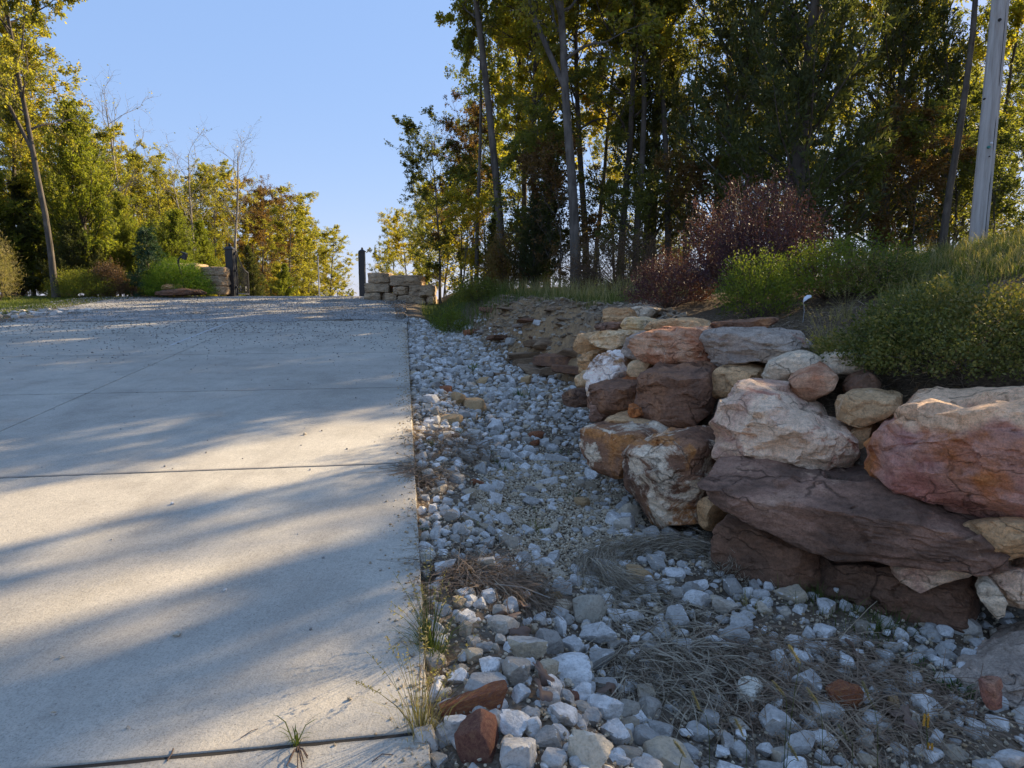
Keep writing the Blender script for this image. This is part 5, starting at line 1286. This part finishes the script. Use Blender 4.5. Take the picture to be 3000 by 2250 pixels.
# ================================================================== GATE, POSTS, POLE
def box_mesh(name, sx, sy, sz, mat, bev=.01, z0=0):
    bm = bmesh.new(); bmesh.ops.create_cube(bm, size=1)
    for v in bm.verts: v.co = Vector((v.co.x * sx, v.co.y * sy, (v.co.z + .5) * sz + z0))
    bmesh.ops.bevel(bm, geom=bm.edges[:], offset=bev, segments=2, affect='EDGES')
    me = bpy.data.meshes.new(name); bm.to_mesh(me); bm.free(); me.materials.append(mat); return me
def gate_post(u0, u1, vt, vb, Y, label, finial):
    uc = (u0 + u1) / 2; b = at(uc, vb, Y); t = at(uc, vt, Y); w = (u1 - u0) / 2000 * Y
    z0 = gz(b[0], Y) - .1; root = empty('gate_post', (b[0], Y, z0)); prop(root, label, 'gate post')
    h = t[2] - z0; hc = h - w * .75
    obj('post', box_mesh('post', w, w, hc, M['iron'], .012), root)
    obj('cap', box_mesh('cap', w * 1.25, w * 1.25, .04, M['iron'], .008, hc + .001), root)
    tb = bmesh.new(); bmesh.ops.create_cone(tb, cap_ends=True, segments=4, radius1=w * .8, radius2=w * .12, depth=w * .4)
    bmesh.ops.rotate(tb, verts=tb.verts, matrix=__import__('mathutils').Matrix.Rotation(math.pi / 4, 3, 'Z')); bmesh.ops.translate(tb, verts=tb.verts, vec=(0, 0, hc + .042 + w * .2))
    me = bpy.data.meshes.new('pyramid_top'); tb.to_mesh(me); tb.free(); me.materials.append(M['iron']); obj('pyramid_top', me, root)
    me = mesh_np('finial', ico(3)[0] * w * .2, ico(3)[1], True, M['iron']); obj('finial', me, root, (0, 0, hc + .042 + w * .5))
    for k in (.2, .5, .8): obj('hinge', box_mesh('hinge', w * .3, .05, .09, M['iron'], .005), root, (w * .62 * finial, -.02, h * k))
    return root, b, w
pl, bl, wl_ = gate_post(669, 691, 715, 862, 26.6, 'thick black square gate post on the left of the road', 1)
pr_, br_, wr_ = gate_post(1057, 1072, 727, 866, 27.0, 'dark square gate post on the right of the road against the sky', -1)
def gate_leaf(x, y, z, dx, dy, L, h0, h1, label):
    root = empty('gate_leaf', (x, y, z), math.atan2(dy, dx)); prop(root, label, 'gate', 'open gate leaves')
    tb = Tubes(); t = np.linspace(0, 1, 12); top = h1 + (h0 - h1) * (1 - t) ** 1.8
    tb.add(np.c_[t * L, 0 * t, top], .028, 6); obj('top_rail', tb.mesh('top_rail', M['iron']), root)
    tb = Tubes(); tb.add([(0, 0, .1), (L, 0, .1)], .025, 6); obj('bottom_rail', tb.mesh('bottom_rail', M['iron']), root)
    for k in range(2):
        tb = Tubes(); tb.add([(k * L, 0, .02), (k * L, 0, float(top[-1 if k else 0]))], .03, 6); obj('stile', tb.mesh('stile', M['iron']), root)
    for i in range(1, 16):
        f = i / 16; tb = Tubes(); tb.add([(f * L, 0, .1), (f * L, 0, float(np.interp(f, t, top)))], .009, 5); obj('bar', tb.mesh('bar', M['iron']), root)
    tb = Tubes()
    for c in (.25, .75):
        a = np.linspace(0, 5.5, 20); tb.add(np.c_[c * L + .14 * np.cos(a) * (1 - a / 9), 0 * a, .3 + .14 * np.sin(a) * (1 - a / 9)], .008, 5)
    obj('scroll', tb.mesh('scroll', M['metal_pale']), root)
e = at(727, 850, 28.9)
gate_leaf(bl[0] + wl_ * .7, 26.65, gz(bl[0], 26.6) + .02, e[0] - bl[0] - wl_ * .7, 2.3, 2.35, 1.72, 1.0, 'black iron gate leaf with a swooping top rail swung open beyond the left post')
e2 = at(1054, 850, 29.2)
gate_leaf(br_[0] - wr_ * .75, 27.1, gz(br_[0], 27) + .02, -.35, 2.1, 2.2, 1.72, 1.0, 'black iron gate leaf swung open edge on beside the right post')
# keypad post
b = at(541, 846, 24.6); root = empty('keypad_post', (b[0], 24.6, gz(b[0], 24.6))); prop(root, 'leaning black gooseneck post with a keypad before the lime shrub', 'keypad post')
P0 = np.array((0, 0, 0.)); o_ = root.location
pts = [at(u, v, 24.6) - np.array(o_[:]) for u, v in [(541, 850), (534, 815), (526, 785), (522, 770), (523, 760), (529, 753), (537, 750)]]
tb = Tubes(); tb.add(pts, .035, 8); obj('post', tb.mesh('post', M['iron']), root)
obj('keypad_box', box_mesh('keypad_box', .16, .12, .2, M['iron'], .015), root, tuple(pts[-1] + np.array((.02, -.02, -.12))), (0, .35, 0))
obj('hood', box_mesh('hood', .2, .2, .03, M['iron'], .01), root, tuple(pts[-1] + np.array((.05, -.03, .09))), (0, .35, 0))
# rusty flat rocks round its foot
idp = lambda p: p
lone('flat_boulder', [(465,858),(480,852),(520,848),(560,846),(590,853),(592,862),(560,864),(500,866),(470,866)], 24.1, 24.0, .5, 'dark_brown', 'flat brown boulder at the foot of the keypad post', 'boulder', conv=idp, lvl=4, seed=95)
lone('flat_boulder', [(486,845),(495,835),(512,832),(520,838),(534,847),(500,849)], 24.4, 24.3, .4, 'tan', 'tan boulder on the left of the keypad post foot', 'boulder', conv=idp, lvl=4, seed=96)
# marker pole beyond the gate
x = ray(935, 850)[0] / ray(935, 850)[1] * 33; root = empty('marker_pole', (x, 33, gz(x, 33) - .2)); prop(root, 'thin pale metal pole beyond the gate by the left trees', 'pole')
tb = Tubes(); ht = at(935, 752, 33)[2] - gz(x, 33) + .2; tb.add([(0, 0, 0), (0, 0, ht)], .03, 8); obj('shaft', tb.mesh('shaft', M['metal_pale']), root)
obj('top_cap', mesh_np('top_cap', ico(2)[0] * .045, ico(2)[1], True, M['metal_pale']), root, (0, 0, ht))

# utility pole
n = N('weathered grey utility pole')
v = n.coords('Object', (1, 1, .06)); f = n.noise(v, 22, 6, .7, .3)
c = n.ramp(f, [(.3, (.27, .245, .215)), (.5, (.40, .375, .34)), (.7, (.52, .495, .455))])
f2 = n.noise(n.coords('Object', (1, 1, .25)), 3, 4, .6)
c = n.mix(n.ramp(f2, [(.56, 0), (.7, .7)]), c, (.27, .2, .14))
n.finish(c, .85, n.bump(f, .7, .012), .15); M['pole'] = n.m
PY = 9.9
pb = at(2862, 735, PY); pt = at(2931, 0, PY)
dv = (pt - pb) / (pt[2] - pb[2]); zb = gz(pb[0], PY) - .3
root = empty('utility_pole', (pb[0], PY, pb[2])); prop(root, 'tall weathered grey wooden utility pole with a long crack', 'utility pole')
hh = np.linspace(zb - pb[2], 9.2, 90)
C = np.c_[dv[0] * hh, dv[1] * hh, hh]
rad = np.interp(hh, [-1, 0, 5, 9.2], [.118, .113, .10, .088])
ths = np.linspace(0, 2 * math.pi, 49)[:-1]; V_, sd = [], 48
for i, (c_, r) in enumerate(zip(C, rad)):
    th0 = -1.35 + .09 * math.sin(hh[i] * .9) + .02 * math.sin(hh[i] * 7)
    dd = np.minimum(np.abs((ths - th0 + math.pi) % (2 * math.pi) - math.pi), 9)
    crack = np.exp(-(dd / .05) ** 2) * .022
    rv = r * (1 + .006 * np.sin(ths * 9 + hh[i] * .3)) - crack
    V_.append(np.c_[c_[0] + rv * np.cos(ths), c_[1] + rv * np.sin(ths), np.full(48, c_[2])])
i_ = np.arange(len(hh) - 1)[:, None] * 48; j = np.arange(48)[None, :]; k = (j + 1) % 48
me = mesh_np('shaft', np.concatenate(V_), np.stack([i_ + j, i_ + k, i_ + 48 + k, i_ + 48 + j], -1).reshape(-1, 4), True, M['pole'])
obj('shaft', me, root)
tb = Tubes()
for i in range(0, 88, 1):
    pass
crk = []
for i, (c_, r) in enumerate(zip(C, rad)):
    th0 = -1.35 + .09 * math.sin(hh[i] * .9) + .02 * math.sin(hh[i] * 7); rv = r - .010
    crk.append((c_[0] + rv * math.cos(th0), c_[1] + rv * math.sin(th0), c_[2]))
tb.add(np.array(crk), .0045, 4); obj('crack', tb.mesh('crack', M['dark_hole']), root)
def on_pole(name, u, v, r, mat, shape='disc', th=.01):
    p_ = at(u, v, PY - .14); q = p_ - np.array(root.location[:])
    bm = bmesh.new(); bmesh.ops.create_cone(bm, cap_ends=True, segments=16, radius1=r, radius2=r * .9, depth=th * 2)
    bmesh.ops.rotate(bm, verts=bm.verts, matrix=__import__('mathutils').Matrix.Rotation(math.pi / 2, 3, 'X'))
    me = bpy.data.meshes.new(name); bm.to_mesh(me); bm.free(); me.materials.append(M[mat]); obj(name, me, root, tuple(q))
on_pole('bolt_hole', 2884, 290, .014, 'dark_hole'); on_pole('knot', 2929, 58, .022, 'dark_hole')
on_pole('metal_tag', 2897, 431, .02, 'tag_green', th=.014); on_pole('metal_tag', 2905, 419, .013, 'tag_white', th=.014)
on_pole('nail_head', 2899, 458, .008, 'dark_hole')

# white plant label on a wire
c = at(2352, 930, 6.5); root = empty('plant_label', tuple(c)); prop(root, 'curled white plant label on a wire in front of the shrubs', 'plant label')
tb = Tubes(); a_, b__ = at(2352, 945, 6.5) - c, at(2354, 880, 6.5) - c; tb.add([a_, (a_ + b__) / 2 + np.array((.01, 0, 0)), b__], .002, 4); obj('wire', tb.mesh('wire', M['metal_pale']), root)
pp = np.array([at(u, v, 6.5) - c for u, v in [(2353, 884), (2357, 876), (2366, 869), (2377, 867)]])
Vv = []
for i, q in enumerate(pp):
    w2 = (.008, .022, .022, .012)[i]; Vv += [q + np.array((0, -w2 * .6, -w2)), q + np.array((0, w2 * .6, w2 * .6))]
k = np.arange(3); me = mesh_np('tag', np.array(Vv), np.c_[2 * k, 2 * k + 1, 2 * k + 3, 2 * k + 2], True, M['tag_white']); t_ = obj('tag', me, root)
md = t_.modifiers.new('solid', 'SOLIDIFY'); md.thickness = .003

# ================================================================== GRASSES AND WEEDS
rg = np.random.default_rng(33)
def grass_area(name, n, fx, H, wid, mat, label, lean=.45):
    x, y = fx(n); P = np.c_[x, y, ground(x, y) - .01]
    prop(obj(name, blades_mesh(name, P, rg.uniform(H[0], H[1], len(x)), np.abs(rg.normal(lean, .25, len(x))), wid, M[mat], rg)), label, kind='stuff')
def strip(n):
    y = rg.uniform(11.5, 19, n); x = bank_x(y) + bank_w(y) * rg.uniform(.85, 1.1, n) + rg.random(n) ** 1.3 * 4.2
    k = fbm(xy3(x, y, .9), 3, 71) > -.25; return x[k], y[k]
grass_area('grass', 22000, strip, (.06, .18), .0035, 'grass', 'green grass on the bank top in front of the right hand wood')
def strip2(n):
    y = rg.uniform(16, 23, n); x = bank_x(y) + rg.uniform(-.6, 1.6, n)
    k = fbm(xy3(x, y, .8), 3, 72) > -.2; return x[k], y[k]
grass_area('tall_grass', 2600, strip2, (.15, .5), .005, 'grass', 'tall rank grass at the head of the ditch', .3)
grass_area('tall_grass', 3500, lambda n: strip(n), (.25, .55), .004, 'grass_dry', 'pale seeding grass at the foot of the wood', .4)
def verge(n):
    y = rg.uniform(14.5, 26, n); w = -10.0 - rg.random(n) ** 1.2 * 12 + .3 * rg.normal(size=n); x = w + .056 - .157 * y; return x, y
grass_area('lawn_grass', 42000, verge, (.04, .1), .007, 'grass', 'mown green lawn left of the driveway')
def bedg(n):
    u = rg.uniform(2560, 3150, n); Y_ = rg.uniform(6.6, 9.6, n); x = (u - 1500) / 2000 * Y_; return x, Y_
grass_area('tall_grass', 8000, bedg, (.08, .2), .0035, 'grass', 'long green grass on the slope under the utility pole', .6)
grass_area('tall_grass', 3500, bedg, (.1, .3), .003, 'grass_dry', 'pale dry grass mixed into the slope under the pole', .6)
def bedd(n):
    u = rg.uniform(2050, 3100, n); Y_ = rg.uniform(4.6, 8, n); x = (u - 1500) / 2000 * Y_; return x, Y_
xx, yy = bedd(3800)
me = straw_mesh('bed_litter', np.c_[xx, yy, ground(xx, yy) + .01], rg.uniform(0, 6.28, 3800), rg.uniform(.05, .2, 3800), rg.normal(size=3800) * .15, rg.uniform(.002, .004, 3800), M['straw_brown'], rg)
prop(obj('bed_litter', me), 'dry litter on the planted bed behind the wall', kind='stuff')
# tufts one can point to
def tuft_px(name, u, v, n, H, lean, wid, mat, label, slab=False, **kw):
    if slab: x, y = hit_plane(u, v); z = float(road_z(x, y))
    else: x, y, z = hit(u, v)
    return tuft(name, float(x), float(y), float(z), n, H, lean, wid, mat, label, kw.pop('cat', 'grass tuft'), **kw)
tuft_px('grass_tuft', 1262, 1935, 150, (.12, .36), .55, .0016, 'grass', 'large green grass tuft arching over the concrete edge', spread=.05, stems=16)
tuft_px('grass_tuft', 1232, 2175, 120, (.08, .34), .35, .0013, 'grass_dry', 'pale seeding grass tuft at the bottom of the concrete edge', spread=.06, stems=20)
tuft_px('weed_tuft', 868, 2172, 16, (.06, .15), .7, .0028, 'grass', 'small grassy weed growing from the lowest joint', slab=True, spread=.02, cat='weed')
tuft_px('weed_tuft', 1232, 1555, 26, (.04, .1), .8, .002, 'weed', 'small green weed at the slab edge beside a blue grey rock', spread=.03, cat='weed')
tuft_px('weed_tuft', 1900, 1450, 160, (.08, .2), .5, .0022, 'grass', 'dark green grass tuft at the foot of the crusted boulder', spread=.14, cat='grass tuft')
tuft_px('weed_tuft', 2400, 1760, 220, (.05, .16), .6, .0018, 'grass', 'dark green grass along the foot of the wide base boulder', spread=.22, cat='grass tuft')
tuft_px('weed_tuft', 2560, 1850, 200, (.05, .16), .6, .0018, 'grass', 'dark green grass below the right end of the wall', spread=.22, cat='grass tuft')
tuft_px('weed_tuft', 2690, 1800, 160, (.04, .12), .7, .003, 'weed', 'bright green ferny weed at the right end of the wall', spread=.12, cat='weed')
tuft_px('weed_tuft', 2800, 2020, 200, (.03, .1), .7, .0035, 'weed', 'bright green ferny weed under the flat boulder', spread=.09, cat='weed')
tuft_px('weed_tuft', 1275, 1125, 60, (.04, .1), .7, .004, 'weed', 'bright green weed among the upper white rocks', spread=.07, cat='weed')
tuft_px('weed_tuft', 1525, 1165, 90, (.08, .2), .6, .003, 'weed', 'green weed clump in the upper middle of the ditch', spread=.12, cat='weed')
tuft_px('weed_tuft', 1390, 1085, 80, (.08, .22), .5, .003, 'grass', 'narrow grass tuft near the upper rock bed', spread=.1)
tuft_px('weed_tuft', 1465, 1370, 110, (.05, .14), .7, .002, 'grass', 'thin green grass left of the ditch centre', spread=.16)
tuft_px('weed_tuft', 1265, 1310, 70, (.04, .1), .7, .002, 'weed', 'low green weed by the slab above the brown dead weeds', spread=.08, cat='weed')
tuft_px('weed_tuft', 2330, 1270, 40, (.05, .1), .7, .002, 'weed', 'small weed', spread=.05, cat='weed') if False else None
tuft_px('grass_tuft', 1345, 880, 140, (.2, .5), .5, .005, 'grass', 'green grass clump beside the right block wall', spread=.3)
c = at(2420, 1055, 5.35); tuft('grass_tuft', c[0], c[1], c[2] - .0, 170, (.15, .36), .6, .0018, 'grass_dry', 'yellow green seeding grass fountaining over the grey boulder', 'grass tuft', spread=.1, stems=34, r_=rg)
c = at(2260, 1240, 5.15); tuft('grass_tuft', c[0], c[1], c[2], 26, (.15, .42), 1.0, .0014, 'grass_dry', 'wispy dry grass leaning across the dark brown block', 'grass tuft', spread=.05, stems=10, az=2.6, r_=rg)
c = at(2480, 880, 6.4); tuft('grass_tuft', c[0], c[1], gz(c[0], c[1]), 60, (.1, .3), .7, .0016, 'grass_dry', 'pale wiry grass behind the flat top slab', 'grass tuft', spread=.15, stems=20, r_=rg)
for (u, v, n_, H_, m_, lab) in [(1340, 1270, 40, .09, 'weed', 'green sprig between pale rocks right of the low rusty rock'), (1660, 1460, 50, .08, 'weed', 'low green sprig at the upper end of the tan gravel patch'), (1420, 1330, 50, .1, 'grass', 'thin grass sprig under the tall smooth white rock'), (1560, 1500, 40, .07, 'weed', 'small green sprig on the left of the tan gravel patch'), (1370, 1530, 40, .09, 'grass_dry', 'dry sprig above the large flat pale rock'), (1580, 1560, 60, .14, 'grass_dry', 'dry wiry sprig beside the large flat pale rock'), (1340, 1180, 60, .1, 'grass_dry', 'dry sprig by the large tan and orange rock'), (1450, 1280, 50, .1, 'grass', 'grass sprig between the upper ditch rocks'), (2200, 1790, 60, .12, 'grass_dry', 'dry sprig below the flat faced base boulder'), (2700, 1950, 60, .08, 'weed', 'dark green sprig left of the flat boulder'), (1760, 1340, 60, .1, 'grass', 'grass sprig at the foot of the striped block'), (1640, 1330, 40, .08, 'weed', 'green sprig in the middle of the ditch bed')]:
    tuft_px('weed_tuft', u, v, n_, (H_ * .4, H_), .7, .0022, m_, lab, spread=.09, cat='weed')
# foxtails in the lower right corner
r5 = np.random.default_rng(44)
fox = [(2345,1945),(2300,2040),(2400,2070),(2485,2170),(2340,2230),(2550,2055),(2050,2080),(2010,2220),(2180,2160)]
for i, (u, v) in enumerate(fox):
    Yf = 2.05 + .25 * r5.random(); head = at(u, v, Yf - .15)
    bx = head[0] + r5.uniform(.02, .16); by = Yf + .05; bz = gz(bx, by)
    root = empty('foxtail', (bx, by, bz)); prop(root, 'green foxtail grass stem with a pale bristly head in the lower right corner', 'grass stem', 'foxtail stems in the lower right corner')
    h_ = head - np.array((bx, by, bz)); t = np.linspace(0, 1, 7)[:, None]; mid = np.array((h_[0] * .1, h_[1] * .2, h_[2] * .75)); C = (1 - t) ** 2 * 0 + 2 * t * (1 - t) * mid + t ** 2 * h_
    tb = Tubes(); tb.add(C, np.linspace(.0014, .0008, 7), 4); obj('stem', tb.mesh('stem', M['grass']), root)
    dd = np.array((r5.uniform(-.7, -.2), .15, .8)); dd /= np.linalg.norm(dd); m = 240; f = r5.random(m)
    P = C[-1] + dd * (f * .062)[:, None]; sd_ = r5.normal(size=(m, 3)); sd_ = sd_ / np.linalg.norm(sd_, axis=1)[:, None] * .6 + dd
    obj('seed_head', leaves_mesh('seed_head', P, (.005 + .006 * np.sin(.4 + f * 2.4)), .18, M['seed_yellow'], r5, sd_, .2), root)
# orange seed heads
b = hit(2715, 2235); root = empty('orange_seed_stalk', (b[0], b[1], b[2])); prop(root, 'stalk with two bright orange yellow seed heads in the lower right', 'seed stalk')
tb = Tubes(); top = at(2712, 2085, b[1]) - b; tb.add(np.array([(0, 0, 0), top * .5 + np.array((.004, 0, 0)), top]), .0014, 5); obj('stem', tb.mesh('stem', M['grass']), root)
for (u, v, hpx) in [(2717, 2110, 46), (2706, 2108, 40), (2728, 2192, 36), (2718, 2190, 30)]:
    p_ = at(u, v + hpx / 2, b[1]) - b; m = 160; f = r5.random(m); L = hpx / 2000 * b[1]
    P = p_ + np.c_[r5.normal(size=m) * .0014, r5.normal(size=m) * .0014, f * L]; sd_ = r5.normal(size=(m, 3)) * .5 + np.array((0, 0, 1.))
    obj('seed_head', leaves_mesh('seed_head', P, .007, .45, M['seed_orange'], r5, sd_, .2), root)
# fallen oak leaves
def lobed(name, mat):
    a = np.linspace(0, 2 * math.pi, 29)[:-1]; r = (.55 + .45 * np.abs(np.cos(a * 3.5 + .3)) ** .7) * np.where(np.abs(np.cos(a)) > .5, 1.25, .75)
    V = np.c_[r * np.cos(a) * .05, r * np.sin(a) * .032, .012 * np.sin(a * 2) + .008 * np.cos(3 * a)]
    V = np.vstack([V, (0, 0, 0)]); k = np.arange(28); return mesh_np(name, V, np.c_[k, (k + 1) % 28, np.full(28, 28)], True, mat)
LF = lobed('fallen_leaf', M['dead_leaf'])
for i, (u, v) in enumerate([(1535, 1800), (1490, 1830), (1590, 2010), (1935, 1945), (1990, 2000), (2610, 2115), (2660, 2140), (1590, 2060), (1780, 2050), (2500, 1930), (2270, 2060), (1520, 1880)]):
    p_ = hit(u, v); o = obj('fallen_leaf', LF, None, (p_[0], p_[1], p_[2] + .05), (r5.normal() * .4, r5.normal() * .4, r5.uniform(0, 6.28)), (1, 1, 1)); md = o.modifiers.new('solid', 'SOLIDIFY'); md.thickness = .0008
    prop(o, 'curled dry brown oak leaf lying among the rocks', 'leaf', 'dry oak leaves among the rocks')
# twig on the slab and dead stick in the near heap
for (pts, r, lab) in [([(490, 2232), (503, 2212), (508, 2196)], .0022, 'short dark twig on the lowest joint'), ([(1090, 2235), (1120, 2212), (1152, 2215)], .0015, 'thin curved twig on the slab below the lowest joint'), ([(705, 2165), (735, 2145), (755, 2138)], .0012, 'thin brown straw lying on the slab')]:
    P = []
    for u, v in pts: x, y = hit_plane(u, v); P.append((x, y, float(road_z(x, y)) + .004))
    tb = Tubes(); tb.add(np.array(P), r, 5); prop(obj('twig', tb.mesh('twig', M['stem'])), lab, 'twig')
a_, b__ = hit(1450, 1750), hit(1610, 1800); a_[2] += .07; b__[2] += .09
tb = Tubes(); tb.add(np.array([a_, (a_ + b__) / 2 + np.array((0, 0, .02)), b__]), .0035, 6); prop(obj('twig', tb.mesh('twig', M['bark_pale'])), 'straight pale stick lying across rocks above the near heap', 'twig')
# clump of dead roots at the joint weed
x, y = hit_plane(885, 2215); pz = float(road_z(x, y)); tb = Tubes()
for i in range(12):
    s = np.array((x - .02, y + .03, pz + .01)); e = s + np.array((r5.uniform(-.01, .05), r5.uniform(-.13, -.03), .006)); tb.add(np.array([s, (s + e) / 2 + np.array((0, 0, .01)), e]), .002, 4)
prop(obj('dead_root', tb.mesh('dead_root', M['stem'])), 'dried brown root clump below the joint weed', 'root')
